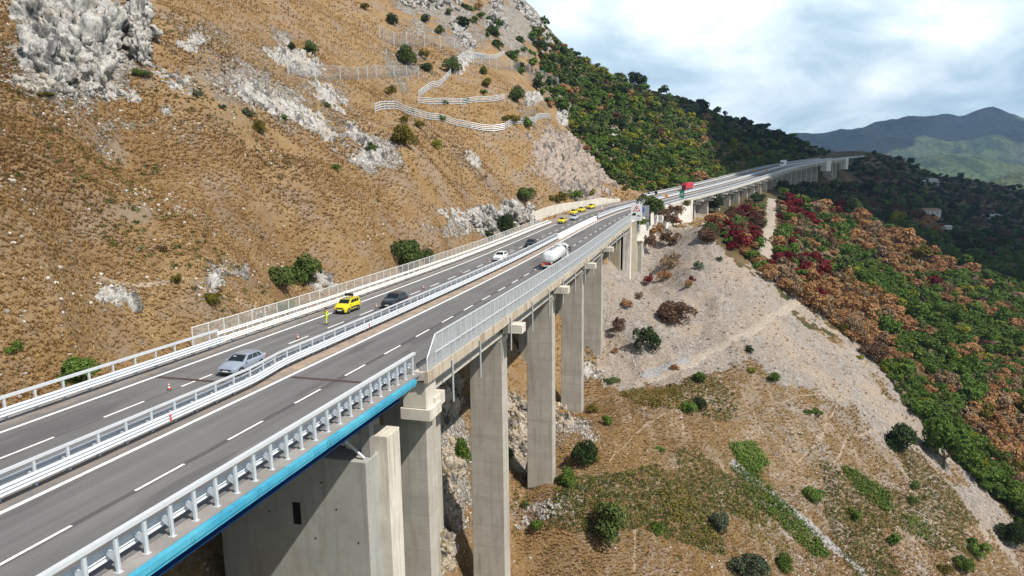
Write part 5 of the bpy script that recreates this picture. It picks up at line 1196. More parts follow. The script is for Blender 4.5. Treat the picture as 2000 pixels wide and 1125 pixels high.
def car(name, label, cat, paint_, L=4.3, Wd=1.8, H=1.47, hood=.98, belt=.95, nose=.70, wb=2.62, front=.88, ws=(.95, .28), rs=(-1.42, -1.95), wr=.32, van=False, rails=False, group=None, clad=False):
    """ws: y of windscreen base and top, rs: y of roof rear end and tail base, measured from the middle"""
    g = empty(name, (0, 0, 0), 0, label, cat, group); h = L / 2; w = Wd / 2; sill = .20
    st = [(h, w * .74, .30, nose - .16, nose - .10), (h - .10, w * .88, .22, nose - .02, nose + .02), (h - .42, w * .965, sill, nose + .08, nose + .13), (ws[0] + .35, w, sill, belt - .06, hood - .04), (ws[0] - .05, w, sill, belt - .02, hood + .02), (.0, w, sill, belt, belt + .03), (rs[0] * .7, w, sill, belt + .02, belt + .05), (rs[1] + .08, w * .97, sill + .03, belt + .03, belt + .06), (-h + .10, w * .93, .28, belt - .04, belt + .0), (-h, w * .84, .34, belt - .14, belt - .10)]
    rings = [[(x, y, z) for x, z in section(ww, zb, zs, zt)] for y, ww, zb, zs, zt in st]
    b = MB().loft(rings, True, True, True).build('body', paint_, g)
    b.data.polygons.foreach_set('use_smooth', [True] * len(b.data.polygons)); mo = b.modifiers.new('edges', 'EDGE_SPLIT'); mo.split_angle = math.radians(38)
    # cabin: glass house with pillars and roof
    zb = belt + .0; zt = H
    def cab(y, z, inset): return (y, z, inset)
    B_ = [(-w + .06, ws[0], hood - .02), (w - .06, ws[0], hood - .02), (w - .07, rs[1] + .02, zb + .03), (-w + .07, rs[1] + .02, zb + .03)]
    ti = .22 if not van else .14
    T_ = [(-w + ti, ws[1], zt - .05), (w - ti, ws[1], zt - .05), (w - ti - .02, rs[0], zt - .04), (-w + ti + .02, rs[0], zt - .04)]
    MBg = MB(); Tm = [(x * .99, y, z - .005) for x, y, z in T_]
    MBg.add(B_ + Tm, [(0, 1, 5, 4), (1, 2, 6, 5), (2, 3, 7, 6), (3, 0, 4, 7), (4, 5, 6, 7)]); cabin = MBg.build('cabin', paint_, g)
    def quad(nm, i, j, u0, u1, v0, v1, off=.012, par=cabin, mat=M_glass):
        a, b2, c, d = [Vector(p) for p in (B_[i], B_[j], T_[j], T_[i])]
        def at(u, v): return a.lerp(b2, u).lerp(d.lerp(c, u), v)
        n = (d - a).cross(b2 - a).normalized(); q = [at(u0, v0), at(u1, v0), at(u1, v1), at(u0, v1)]
        return MB().add([p + n * off for p in q] + [p - n * .02 for p in q], [(0, 1, 2, 3), (0, 4, 5, 1), (1, 5, 6, 2), (2, 6, 7, 3), (3, 7, 4, 0)]).build(nm, mat, par)
    quad('windscreen', 0, 1, .06, .94, .05, .93); quad('rear_window', 2, 3, .10, .90, .30, .9)
    for i, j, fl in ((1, 2, 0), (3, 0, 1)):
        for u0, u1 in ((.13, .42), (.45, .70), (.73, .90)):
            if fl: u0, u1 = 1 - u1, 1 - u0
            quad('side_window', i, j, u0, u1, .16, .86)
    r = MB().loft([[(T_[0][0] + .01, ws[1], zt - .055), (-.5 * w, ws[1] + .01, zt - .02), (.5 * w, ws[1] + .01, zt - .02), (T_[1][0] - .01, ws[1], zt - .055)], [(T_[0][0], (ws[1] + rs[0]) / 2, zt - .02), (-.5 * w, (ws[1] + rs[0]) / 2, zt), (.5 * w, (ws[1] + rs[0]) / 2, zt), (T_[1][0], (ws[1] + rs[0]) / 2, zt - .02)], [(T_[3][0], rs[0] - .04, zt - .05), (-.5 * w, rs[0] - .06, zt - .03), (.5 * w, rs[0] - .06, zt - .03), (T_[2][0], rs[0] - .04, zt - .05)]], False, False, True).build('roof', paint_, g)
    if rails:
        m = MB()
        for sx_ in (-1, 1): m.tube((sx_ * (w - ti - .02), ws[1] - .2, zt + .03), (sx_ * (w - ti - .02), rs[0] + .1, zt + .03), .022, 6)
        m.build('roof_rail', M_rim, g)
    for sx_ in (-1, 1):
        MB().add([(sx_ * w * .60, h - .055, nose - .12), (sx_ * w * .93, h - .20, nose - .10), (sx_ * w * .965, h - .46, nose + .05), (sx_ * w * .60, h - .14, nose - .01), (sx_ * w * .60, h - .20, nose - .12), (sx_ * w * .90, h - .30, nose - .10), (sx_ * w * .93, h - .5, nose + .03), (sx_ * w * .60, h - .25, nose - .02)], [(0, 1, 2, 3), (0, 4, 5, 1), (1, 5, 6, 2), (2, 6, 7, 3), (3, 7, 4, 0)]).build('headlight', M_lamp, g)
        MB().box((sx_ * w * .62 if sx_ > 0 else -w * .93, -h + .01, belt - .34), (w * .93 if sx_ > 0 else -w * .62, -h + .14, belt - .12)).build('tail_light', M_tail, g)
        o = MB().lathe([(.02, -.07), (.075, -.05), (.085, .0), (.07, .06), (.02, .08)], 8, 'X').build('mirror', paint_, g); o.location = (sx_ * (w + .09), ws[0] - .28, belt + .05); o.scale = (1.3, .8, 1)
        for y in (front * 0 + wb / 2, -wb / 2):
            wheel(g, sx_ * (w - .10), y, wr); MB().lathe([(wr * 1.17, -.03), (wr * 1.2, .02)], 18, 'X', (sx_ * (w - .012), y, wr)).build('wheel_arch', M_trim, g)
        if clad: MB().box((sx_ * w - .02, -h + .6, .22), (sx_ * w + .022, h - .8, .40)).build('side_moulding', M_trim, g)
    MB().box((-w * .52, h - .10, nose - .20), (w * .52, h + .012, nose - .06)).build('grille', M_trim, g)
    MB().box((-w * .74, h - .14, .24), (w * .74, h + (.03 if van else .008), .56 if van else .40)).build('bumper', M_trim, g, .03)
    MB().box((-.26, h + .003, .42), (.26, h + (.045 if van else .026), .53)).build('number_plate', M_plate, g); MB().box((-.26, -h - .02, .55), (.26, -h + .01, .66)).build('number_plate', M_plate, g)
    MB().box((-w + .12, -h + .5, .14), (w - .12, h - .5, .26)).build('underbody', M_trim, g)
    return g
def copy_tree(o, parent=None):
    c = o.copy(); COL.objects.link(c)
    if parent: c.parent = parent; c.matrix_parent_inverse = o.matrix_parent_inverse.copy()
    for ch_ in list(o.children): copy_tree(ch_, c)
    return c
def park(g, s, lat, away, dr=0.0, sc=VS):
    g.location = Vector(P(s, lat, .012)); g.rotation_euler = (math.atan(float(np.interp(s, SN, GN))) * (1 if away else -1), 0, -HD(s) + (0 if away else PI) + dr); g.scale = (sc,) * 3; return g
def at_px(px, py): return road_at(px, py)
HATCH = dict(L=4.25, Wd=1.80, H=1.46, hood=.96, belt=.93, nose=.70, ws=(.98, .20), rs=(-1.35, -1.95))
SUV = dict(L=4.45, Wd=1.86, H=1.64, hood=1.10, belt=1.06, nose=.84, ws=(.95, .25), rs=(-1.5, -2.02), wr=.36, clad=True)
c = car('parked_car', 'blue silver hatchback driving beside the median barrier in the foreground', 'car', P_silver, **HATCH); park(c, 48.6, -4.1, False)
MB().box((.1, .56, 1.30), (.34, .60, 1.36)).build('toll_tag', M_plate, c)
c.name = 'hatchback_car'
c = car('compact_suv', 'dark grey compact car with roof rails beside the yellow service van', 'car', P_dgrey, rails=True, **SUV); park(c, 74.6, -4.3, False)
c = car('crossover_car', 'white car approaching behind the barrier slots left of the tanker', 'car', P_white, **SUV); park(c, 114.6, -4.2, False)
c = car('compact_suv', 'black car behind the white car on the left carriageway', 'car', P_black, **SUV); park(c, 134, -3.9, False)
VAN = dict(L=3.75, Wd=1.66, H=1.62, hood=1.10, belt=1.03, nose=.86, ws=(1.02, .42), rs=(-1.55, -1.78), wb=2.30, wr=.31, van=True, clad=True)
v = car('service_van', 'yellow service van with a black sign board on its roof beside the worker', 'van', P_yellow, **VAN); park(v, 70.6, -7.75, False)
sb_ = MB().box((-.55, -.55, 1.80), (.55, -.42, 2.12)).build('sign_board', M_trim, v, .01)
MB().box((-.42, -.5, 1.62), (-.36, -.46, 1.8)).box((.36, -.5, 1.62), (.42, -.46, 1.8)).build('board_bracket', M_trim, v)
MB().box((-.5, .02, 1.625), (-.16, .18, 1.70)).box((.16, .02, 1.625), (.5, .18, 1.70)).build('beacon', plain('blue_beacon', (.02, .25, .70), .2), v, .01)
MB().box((-.10, .02, 1.625), (.10, .16, 1.69)).build('beacon_base', plain('amber_beacon', (.70, .30, .01), .25), v)
MB().box((-.842, -1.2, .52), (-.836, .75, .70)).box((.836, -1.2, .52), (.842, .75, .70)).build('side_stripe', plain('navy_stripe', (.02, .03, .10), .4), v)
first = True
for lab, px, py, lat in (('yellow service car leading the line of work vehicles at the end of the left guardrail', 1098, 436, -8.1), ('yellow service car parked nearest the pale retaining wall end behind the silver car', 1121, 416, -11.3), ('yellow service car parked second along the pale retaining wall', 1136, 414, -11.6), ('yellow service car parked farthest along the pale retaining wall', 1155, 407, -12.1)):
    if first: y = car('service_car', lab, 'car', P_yellow, **VAN); MB().box((-.5, .02, 1.625), (.5, .18, 1.70)).build('beacon', plain('blue_beacon', (.02, .25, .70), .2), y); y1 = y; first = False
    else: y = copy_tree(y1); y['label'] = lab
    y['group'] = 'yellow service cars near the retaining wall'; park(y, s_at(px, lat), lat, False, 0, .92)
c = car('hatchback_car', 'pale silver car passing the line of yellow service cars', 'car', P_lsil, **HATCH); park(c, s_at(1122, -7.2), -7.2, False, 0, .95)

# tanker lorry, driving away
t = empty('tanker_lorry', (0, 0, 0), 0, 'white tanker lorry with orange rear panels driving away on the right carriageway', 'lorry')
M_tank = plain('tank_enamel', (.74, .75, .76), .25, .1, .05, 1.0); M_tank2 = plain('polished_tank', (.62, .64, .66), .22, .5)
def ell(y, rx, rz, zc, n=28, sq=2.5):
    out = []
    for k in range(n):
        a = 2 * PI * k / n; c_, s_ = math.cos(a), math.sin(a)
        out.append((rx * math.copysign(abs(c_) ** (2 / sq), c_), y, zc + rz * math.copysign(abs(s_) ** (2 / sq), s_)))
    return out
tank = MB().loft([ell(-6.35, .50, .46, 2.30), ell(-6.28, .85, .78, 2.30), ell(-6.10, 1.14, 1.03, 2.30), ell(-5.85, 1.245, 1.12, 2.30), ell(4.2, 1.245, 1.12, 2.30), ell(4.45, 1.14, 1.03, 2.30), ell(4.65, .8, .75, 2.30)], True, True, True).build('tank', M_tank, t)
for y in (-5.86, -3.3, -.8, 1.7, 4.1): MB().loft([ell(y - .03, 1.258, 1.133, 2.30), ell(y + .03, 1.258, 1.133, 2.30)], True, False).build('tank_band', M_tank2, tank)
MB().loft([[(x * .985, -6.02 - .30 * (1 - abs(x) / 1.25), z) for x, z in ((-1.16, 1.80), (1.16, 1.80))], [(x * .97, -6.02 - .30 * (1 - abs(x) / 1.25), z) for x, z in ((-1.12, 1.98), (1.12, 1.98))]], False, False).build('rear_stripe', plain('violet_grey_band', (.16, .15, .20), .4), tank)
m = MB(); m.box((-.42, -5.2, 3.42), (-.36, 3.6, 3.47)).box((.36, -5.2, 3.42), (.42, 3.6, 3.47))
for y in np.arange(-5.1, 3.6, .9): m.box((-.36, y, 3.42), (.36, y + .07, 3.46))
m.build('walkway', M_post, t)
for y in (-4.2, -2.4, -.4, 1.6, 3.0):
    MB().lathe([(.30, 0), (.30, .10), (.24, .16), (.05, .17)], 14, 'Z', (0, y, 3.42)).build('hatch', M_rim, t)
m = MB()
for y in (-4.6, -1.2, 2.2): m.tube((-.55, y, 3.4), (-.55, y, 3.75), .02, 5)
m.tube((-.55, -4.6, 3.75), (-.55, 2.2, 3.75), .02, 5); m.build('handrail', M_trim, t)
MB().box((-.45, -6.0, .85), (.45, 4.0, 1.12)).build('chassis', M_trim, t)
for y in (-4.9, -3.6, -2.3):
    for sx_ in (-1, 1): wheel(t, sx_ * 1.08, y, .50, .34)
MB().box((-1.24, -6.42, .58), (1.24, -6.22, .92)).build('rear_bumper', plain('tank_bumper', (.55, .55, .56), .4, .3), t, .02)
for x0, x1, col, nm in ((-1.22, -.62, (.75, .20, .01), 'orange_panel'), (.55, 1.22, (.72, .28, .02), 'orange_panel')):
    MB().box((x0, -6.40, .95), (x1, -6.30, 1.22)).build(nm, plain('orange_retro', col, .4), t)
for sx_ in (-1, 1): MB().box((sx_ * 1.0 - .18, -6.45, .66), (sx_ * 1.0 + .18, -6.421, .84)).build('tail_light', M_tail, t)
for x, col in ((-.35, (.55, .03, .02)), (.0, (.40, .05, .10))):
    MB().add([(x, -6.41, 1.02), (x + .20, -6.41, 1.24), (x, -6.41, 1.46), (x - .20, -6.41, 1.24), (x, -6.39, 1.02), (x + .20, -6.39, 1.24), (x, -6.39, 1.46), (x - .20, -6.39, 1.24)], [(0, 1, 2, 3), (4, 7, 6, 5), (0, 4, 5, 1), (1, 5, 6, 2), (2, 6, 7, 3), (3, 7, 4, 0)]).build('hazard_placard', plain('placard', col, .4), t)
MB().add([(.62, -6.41, 1.20), (.84, -6.41, 1.42), (.62, -6.41, 1.64), (.40, -6.41, 1.42), (.62, -6.39, 1.20), (.84, -6.39, 1.42), (.62, -6.39, 1.64), (.40, -6.39, 1.42)], [(0, 1, 2, 3), (4, 7, 6, 5), (0, 4, 5, 1), (1, 5, 6, 2), (2, 6, 7, 3), (3, 7, 4, 0)]).build('hazard_placard', M_plate, t)
MB().box((-1.15, -6.3, 1.0), (1.15, -5.9, 1.24)).build('rear_cabinet', M_trim, t)
cabm = MB().loft([[(-1.22, 5.3, z) for z in (.55,)] + [(1.22, 5.3, .55), (1.22, 5.3, 3.25), (-1.22, 5.3, 3.25)], [(-1.24, 7.15, .45), (1.24, 7.15, .45), (1.20, 6.95, 3.30), (-1.20, 6.95, 3.30)]], True, True)
cabo = cabm.build('cab', P_white, t, .06)
MB().loft([[(-1.05, 5.4, 3.30), (1.05, 5.4, 3.30), (.95, 5.4, 3.85), (-.95, 5.4, 3.85)], [(-1.05, 6.7, 3.30), (1.05, 6.7, 3.30), (.9, 6.1, 3.6), (-.9, 6.1, 3.6)]]).build('wind_deflector', P_white, cabo, .04)
MB().box((-1.1, 5.22, 1.5), (1.1, 5.30, 3.3)).build('cab_rear_panel', M_trim, cabo)
for sx_ in (-1, 1):
    MB().box((sx_ * 1.23 - .02, 6.0, 2.05), (sx_ * 1.23 + .02, 6.9, 2.9)).build('side_window', M_glass, cabo)
    MB().box((sx_ * 1.52 - .12, 6.75, 1.95), (sx_ * 1.52 + .12, 6.95, 2.95)).box((sx_ * 1.24 if sx_ > 0 else -1.5, 6.82, 2.75), (1.5 if sx_ > 0 else -1.24, 6.88, 2.82)).build('mirror', M_trim, cabo, .03)
    for y in (4.3, 6.45): wheel(t, sx_ * 1.06, y, .50, .36)
    MB().box((sx_ * 1.0 - .22, 3.75, 1.02), (sx_ * 1.0 + .22, 4.9, 1.10)).build('mudguard', M_trim, t)
park(t, 105.2 + 6.4 * .82, 5.75, True, 0, .80)
# red lorry coming over the second viaduct
r = empty('red_lorry', (0, 0, 0), 0, 'crimson box lorry coming off the second viaduct', 'lorry')
cb_ = MB().loft([[(-1.22, 4.0, .5), (1.22, 4.0, .5), (1.22, 4.0, 3.5), (-1.22, 4.0, 3.5)], [(-1.24, 5.9, .45), (1.24, 5.9, .45), (1.16, 5.75, 3.2), (-1.16, 5.75, 3.2)]]).build('cab', P_red, r, .06)
MB().box((-1.08, 5.80, 1.75), (1.08, 5.90, 2.85)).build('windscreen', M_glass, cb_); MB().box((-1.0, 5.86, .55), (1.0, 5.95, 1.55)).build('grille', M_trim, cb_)
MB().box((-1.15, 4.6, 3.5), (1.15, 4.9, 3.9)).build('wind_deflector', P_red, cb_, .05)
MB().box((-1.27, -7.5, 1.05), (1.27, 3.7, 3.95)).build('box_body', P_red, r, .03); MB().box((-.5, -7.3, .7), (.5, 4.2, 1.05)).build('chassis', M_trim, r)
for sx_ in (-1, 1):
    MB().box((sx_ * 1.0 - .18, 5.88, .7), (sx_ * 1.0 + .18, 5.97, .95)).build('headlight', M_lamp, cb_)
    for y in (4.9, 2.8, -4.4, -5.7): wheel(r, sx_ * 1.05, y, .5, .34)
park(r, s_at(1333, -7.0) + 6, -7.0, False, 0, .76)
# white box van far along the second viaduct
w_ = empty('box_van', (0, 0, 0), 0, 'white box van far along the second viaduct', 'van')
MB().box((-1.15, -3.4, .7), (1.15, 1.3, 3.2)).build('box_body', P_white, w_, .03)
c_ = MB().loft([[(-1.05, 1.35, .4), (1.05, 1.35, .4), (1.05, 1.35, 2.4), (-1.05, 1.35, 2.4)], [(-1.05, 2.3, .4), (1.05, 2.3, .4), (.98, 2.1, 2.2), (-.98, 2.1, 2.2)], [(-1.0, 3.1, .4), (1.0, 3.1, .4), (.95, 3.0, 1.3), (-.95, 3.0, 1.3)]]).build('cab', P_white, w_, .05)
MB().add([(-.9, 2.98, 1.36), (.9, 2.98, 1.36), (.88, 2.24, 2.16), (-.88, 2.24, 2.16)], [(0, 1, 2, 3)]).build('windscreen', M_glass, c_)
for sx_ in (-1, 1):
    for y in (2.2, -2.2): wheel(w_, sx_ * .95, y, .38, .24)
park(w_, s_at(1529, -4.5), -4.5, False, 0, 1.25)

# ------------------------------------------------------------------ people
def skinned(name, nodes, edges, mat, parent, sub=1):
    me = bpy.data.meshes.new(name); me.from_pydata([n[0] for n in nodes], edges, []); me.update(); o = ob(name, me, parent)
    m = o.modifiers.new('skin', 'SKIN'); m.use_smooth_shade = True; m.branch_smoothing = .6
    for i, n in enumerate(nodes):
        rr = n[1] if isinstance(n[1], tuple) else (n[1], n[1]); me.skin_vertices[0].data[i].radius = rr; me.skin_vertices[0].data[i].use_root = (i == 0)
    s = o.modifiers.new('sub', 'SUBSURF'); s.levels = sub; s.render_levels = sub
    me.materials.append(mat); return o
M_skin = plain('skin', (.42, .25, .17), .6); M_hair = plain('dark_hair', (.018, .013, .010), .8); M_shoe = plain('dark_boots', (.03, .028, .026), .7)
def suitmat(name, c, bands, lo=None):
    m = NT(name); p = m.sep(m.obj('Object')); col = m.mix(m.noise(m.obj('Object'), 9, 3), tuple(v * .85 for v in c), c)
    if lo: col = m.mix(m.math('GREATER_THAN', p[2], .98), lo, col)
    for z0, z1 in bands: col = m.mix(m.math('MULTIPLY', m.math('GREATER_THAN', p[2], z0), m.math('LESS_THAN', p[2], z1)), col, (.50, .52, .53))
    m.base(col); m.set(Roughness=.8); return m.m
def person(label, suit, s, lat, rz, arm_up=True, helmet=None, name='person'):
    g = empty(name, (0, 0, 0), 0, label, 'person')
    # 1.75 m tall, mid stride, facing +y
    J = dict(pel=(0, 0, .95), wai=(0, .01, 1.10), che=(0, .015, 1.30), nec=(0, .02, 1.47), hd0=(0, .045, 1.56), hd1=(0, .055, 1.64), hd2=(0, .05, 1.70),
             shl=(-.19, .0, 1.41), ell=(-.25, -.06, 1.14), wrl=(-.24, .08, .92), shr=(.19, .0, 1.41), elr=(.27, .16, 1.22), wrr=(.13, .24, 1.46),
             hil=(-.10, 0, .92), knl=(-.10, .14, .51), anl=(-.10, .12, .09), hir=(.10, 0, .92), knr=(.10, .0, .50), anr=(.10, -.20, .11))
    if not arm_up: J['elr'] = (.28, -.02, 1.14); J['wrr'] = (.27, .12, .93)
    Rr = dict(pel=(.155, .11), wai=(.135, .095), che=(.165, .11), nec=(.055, .055), hd0=(.072, .082), hd1=(.080, .095), hd2=(.066, .075), shl=.062, shr=.062, ell=.045, elr=.045, wrl=.030, wrr=.030, hil=.088, hir=.088, knl=.058, knr=.058, anl=.040, anr=.040)
    E = [('pel', 'wai'), ('wai', 'che'), ('che', 'nec'), ('nec', 'hd0'), ('hd0', 'hd1'), ('hd1', 'hd2'), ('che', 'shl'), ('shl', 'ell'), ('ell', 'wrl'), ('che', 'shr'), ('shr', 'elr'), ('elr', 'wrr'), ('pel', 'hil'), ('hil', 'knl'), ('knl', 'anl'), ('pel', 'hir'), ('hir', 'knr'), ('knr', 'anr')]
    names = list(J); nodes = [(J[k], Rr[k]) for k in names]; ed = [(names.index(a), names.index(b)) for a, b in E]
    for side, w, el in ((-1, 'wrl', 'ell'), (1, 'wrr', 'elr')):       # palm and five unequal fingers, lightly curled
        W_ = Vector(J[w]); d = (W_ - Vector(J[el])).normalized(); sd = d.cross(Vector((0, 0, 1))); sd = sd.normalized() if sd.length > .1 else Vector((1, 0, 0)); nn = d.cross(sd)
        pi_ = len(nodes); nodes.append((tuple(W_ + d * .06), .030)); ed.append((names.index(w), pi_))
        for k, (off, ln) in enumerate(((-.030, .072), (-.010, .085), (.010, .080), (.028, .060))):
            a = W_ + d * .10 + sd * off; b = a + d * ln * .55 + nn * .012; c2 = b + d * ln * .35 + nn * .028
            i0 = len(nodes); nodes += [(tuple(a), .0095), (tuple(b), .0088), (tuple(c2), .0075)]; ed += [(pi_, i0), (i0, i0 + 1), (i0 + 1, i0 + 2)]
        a = W_ + d * .045 - sd * .036; b = a + d * .04 - sd * .022 + nn * .015
        i0 = len(nodes); nodes += [(tuple(a), .0115), (tuple(b), .009)]; ed += [(pi_, i0), (i0, i0 + 1)]
    body = skinned('body', nodes, ed, M_skin, g)
    sk = [k for k in names if not k.startswith('hd')]; sJ = dict(J); sJ['nec'] = (0, .018, 1.44)
    nod = [(sJ[k], tuple(v * 1.16 for v in Rr[k]) if isinstance(Rr[k], tuple) else Rr[k] * 1.28) for k in sk]
    skinned('hi_vis_suit', nod, [(sk.index(a), sk.index(b)) for a, b in E if a in sk and b in sk], suit, g)
    for k in ('anl', 'anr'):
        x, y, z = J[k]; m = MB().loft([[(x - .045, y - .09, z - .10), (x + .045, y - .09, z - .10), (x + .04, y - .08, z + .03), (x - .04, y - .08, z + .03)], [(x - .05, y + .03, z - .10), (x + .05, y + .03, z - .10), (x + .04, y + .04, z + .02), (x - .04, y + .04, z + .02)], [(x - .045, y + .17, z - .10), (x + .045, y + .17, z - .10), (x + .035, y + .16, z - .05), (x - .035, y + .16, z - .05)]]); m.build('boot', M_shoe, g, .012)
    hm = MB().lathe([(.088, 1.605), (.098, 1.66), (.092, 1.715), (.06, 1.755), (.01, 1.765)], 14, 'Z', (0, .03, 0)); hm.build('helmet' if helmet else 'hair', helmet or M_hair, g)
    for sx_ in (-1, 1):
        MB().lathe([(.003, -.006), (.012, 0), (.003, .006)], 6, 'Y', (sx_ * .032, .136, 1.645)).build('eye', M_trim, body)
        MB().lathe([(.006, -.008), (.022, 0), (.006, .008)], 6, 'X', (sx_ * .086, .045, 1.63)).build('ear', M_skin, body)
    MB().loft([[(-.008, .135, 1.65), (.008, .135, 1.65), (0, .145, 1.652)], [(-.016, .132, 1.605), (.016, .132, 1.605), (0, .162, 1.61)]]).build('nose', M_skin, body)
    MB().box((-.024, .125, 1.572), (.024, .134, 1.582)).build('mouth', plain('lips', (.30, .10, .09), .6), body)
    g.location = Vector(P(s, lat, .012)); g.rotation_euler = (0, 0, rz); g.scale = (VS * 1.04,) * 3
    return g
person('roadworker in yellow hi-vis suit walking before the yellow van, one hand raised', suitmat('hi_vis_yellow', (.62, .78, .02), [(.30, .36), (.46, .52), (1.14, 1.19)]), 64.3, -6.5, math.radians(150))
person('distant roadworker in orange trousers and white top standing on the lane line', suitmat('hi_vis_orange', (.74, .74, .72), [(.32, .38)], (.78, .22, .02)), s_at(1176, -6.2), -6.2, math.radians(200), False, plain('white_helmet', (.78, .78, .76), .3))

# ------------------------------------------------------------------ cones and signs
M_cred = plain('cone_red', (.50, .07, .04), .5); M_cwhite = plain('cone_white', (.78, .77, .74), .5)
def cone():
    g = empty('traffic_cone', (0, 0, 0), 0)
    MB().box((-.19, -.19, 0), (.19, .19, .05)).build('base', M_trim, g, .01)
    b = MB().lathe([(.135, .05), (.10, .25), (.079, .40), (.059, .55), (.040, .69), (.028, .78), (.02, .80)], 14).build('cone_body', M_cred, g)
    MB().lathe([(.104, .25), (.083, .40)], 14).build('white_band', M_cwhite, b); MB().lathe([(.063, .55), (.044, .69)], 14).build('white_band', M_cwhite, b)
    return g
c0 = None
for s, lat, lab in ((43.3, -5.75, 'striped traffic cone nearest the camera left of the silver hatchback'), (58.3, -5.75, 'striped traffic cone between the silver hatchback and the roadworker'), (73.2, -5.8, 'striped traffic cone just left of the dark grey car'), (86, -5.75, 'striped traffic cone behind the dark grey car'), (99.6, -5.7, 'striped traffic cone well ahead of the white car'), (113.2, -5.8, 'striped traffic cone beside the nose of the white car'), (126.2, -5.7, 'striped traffic cone between the white car and the black car'), (151, -5.7, 'striped traffic cone behind the black car'), (174.6, -5.6, 'striped traffic cone beside the first yellow service car')):
    g = c0 if c0 is None else copy_tree(c0)
    if g is None: g = c0 = cone()
    g.location = Vector(P(s, lat, .012)); g.rotation_euler = (0, 0, -HD(s) + s); tag(g, lab, 'traffic cone', 'traffic cones along the lane line'); g.scale = (.62,) * 3
M_orange = plain('orange_sign', (.80, .30, .01), .5); M_signred = plain('sign_red', (.60, .03, .03), .5); M_signwhite = plain('sign_white', (.76, .76, .75), .5); M_signblue = plain('sign_blue', (.02, .12, .45), .5); M_signgreen = plain('sign_green', (.01, .22, .12), .5); M_signgrey = plain('sign_back_grey', (.34, .36, .38), .5, .2)
def flat_poly(mb, pts, y, th=.02): 
    n = len(pts); V = [(x, y, z) for x, z in pts] + [(x, y + th, z) for x, z in pts]
    return mb.add(V, [tuple(range(n)), tuple(range(n, 2 * n))[::-1]] + [(k, (k + 1) % n, n + (k + 1) % n, n + k) for k in range(n)])
def disc(r, cx_, cz, n=20): return [(cx_ + r * math.cos(2 * PI * k / n), cz + r * math.sin(2 * PI * k / n)) for k in range(n)]
def face(g, s, lat, h=0.0, rz=None):
    g.location = Vector(P(s, lat, h)); th = -HD(s) if rz is None else rz; g.rotation_euler = (0, 0, th)
# big white warning panel with triangle, lorry and car, seen from the approach
sg = s_at(1243, 9.6, 2.0)
g = empty('warning_sign', (0, 0, 0), 0, 'large white panel sign with a red warning triangle above a black lorry and car', 'road sign')
MB().box((-1.45, 0, 1.0), (1.45, .06, 6.0)).build('panel', M_signwhite, g, .01)
MB().tube((-.9, .12, -1), (-.9, .12, 5.8), .06, 6).tube((.9, .12, -1), (.9, .12, 5.8), .06, 6).build('post', M_post, g)
flat_poly(MB(), [(-1.02, 3.75), (1.02, 3.75), (0, 5.55)], -.024).build('triangle_border', M_signred, g)
flat_poly(MB(), [(-.66, 3.95), (.66, 3.95), (0, 5.12)], -.048).build('triangle_field', M_signwhite, g)
flat_poly(flat_poly(MB(), [(-.10, 4.35), (.10, 4.35), (.14, 4.85), (-.14, 4.85)], -.07), disc(.10, 0, 4.18, 10), -.07).build('triangle_mark', M_trim, g)
m = MB(); flat_poly(m, [(-1.15, 2.55), (-.15, 2.55), (-.15, 3.25), (-.85, 3.25), (-1.15, 2.95)], -.024); flat_poly(m, disc(.13, -.9, 2.52, 10), -.046); flat_poly(m, disc(.13, -.4, 2.52, 10), -.046); m.build('lorry_symbol', M_trim, g)
m = MB(); flat_poly(m, [(.0, 2.25), (1.15, 2.25), (1.10, 2.50), (.85, 2.56), (.62, 2.78), (.28, 2.78), (.08, 2.50)], -.024); flat_poly(m, disc(.11, .28, 2.22, 10), -.046); flat_poly(m, disc(.11, .88, 2.22, 10), -.046); m.build('car_symbol', plain('symbol_grey', (.25, .27, .30), .5), g)
def writing(txt, size, parent, x, y, z, mat, name):
    cu = bpy.data.curves.new(name, 'FONT'); cu.body = txt; cu.size = size; cu.align_x = 'CENTER'; cu.extrude = .004; cu.materials.append(mat)
    o = link(bpy.data.objects.new(name, cu), parent); o.location = (x, y, z); o.rotation_euler = (PI / 2, 0, 0); return o
m = MB(); 
for k in range(5): flat_poly(m, [(-.95 + k * .40, 1.45), (-.68 + k * .40, 1.45), (-.68 + k * .40, 1.62), (-.95 + k * .40, 1.62)], -.02)
m.build('text_line', plain('text_grey', (.20, .24, .30), .5), g)
face(g, sg, 9.6, -.6); g.scale = (.95, .95, .86)
g = empty('arrow_sign', (0, 0, 0), 0, 'grey panel with a round blue arrow sign right of the white warning panel', 'road sign')
MB().box((-1.7, 0, 1.2), (1.7, .05, 4.1)).build('panel', M_signgrey, g, .01); MB().tube((-1.2, .12, -1), (-1.2, .12, 4), .06, 6).tube((1.2, .12, -1), (1.2, .12, 4), .06, 6).build('post', M_post, g)
flat_poly(MB(), disc(.85, -.4, 2.9), -.024).build('blue_disc', M_signblue, g)
m = MB(); flat_poly(m, [(-.50, 2.30), (-.30, 2.30), (-.30, 2.95), (-.50, 2.95)], -.046); flat_poly(m, [(-.80, 2.95), (0, 2.95), (-.4, 3.5)], -.046); m.build('white_arrow', M_signwhite, g)
face(g, sg + 10, 9.5, -.8)
g = empty('direction_sign', (0, 0, 0), 0, 'small green motorway sign with white lines above the whitewashed wall', 'road sign')
MB().box((-1.0, 0, 1.6), (1.0, .05, 4.6)).build('panel', M_signgreen, g, .01); MB().box((-.55, -.02, 3.4), (.55, -.001, 3.6)).box((-.7, -.02, 2.9), (.7, -.001, 3.05)).box((-.7, -.02, 2.4), (.7, -.001, 2.5)).build('white_lettering', M_signwhite, g)
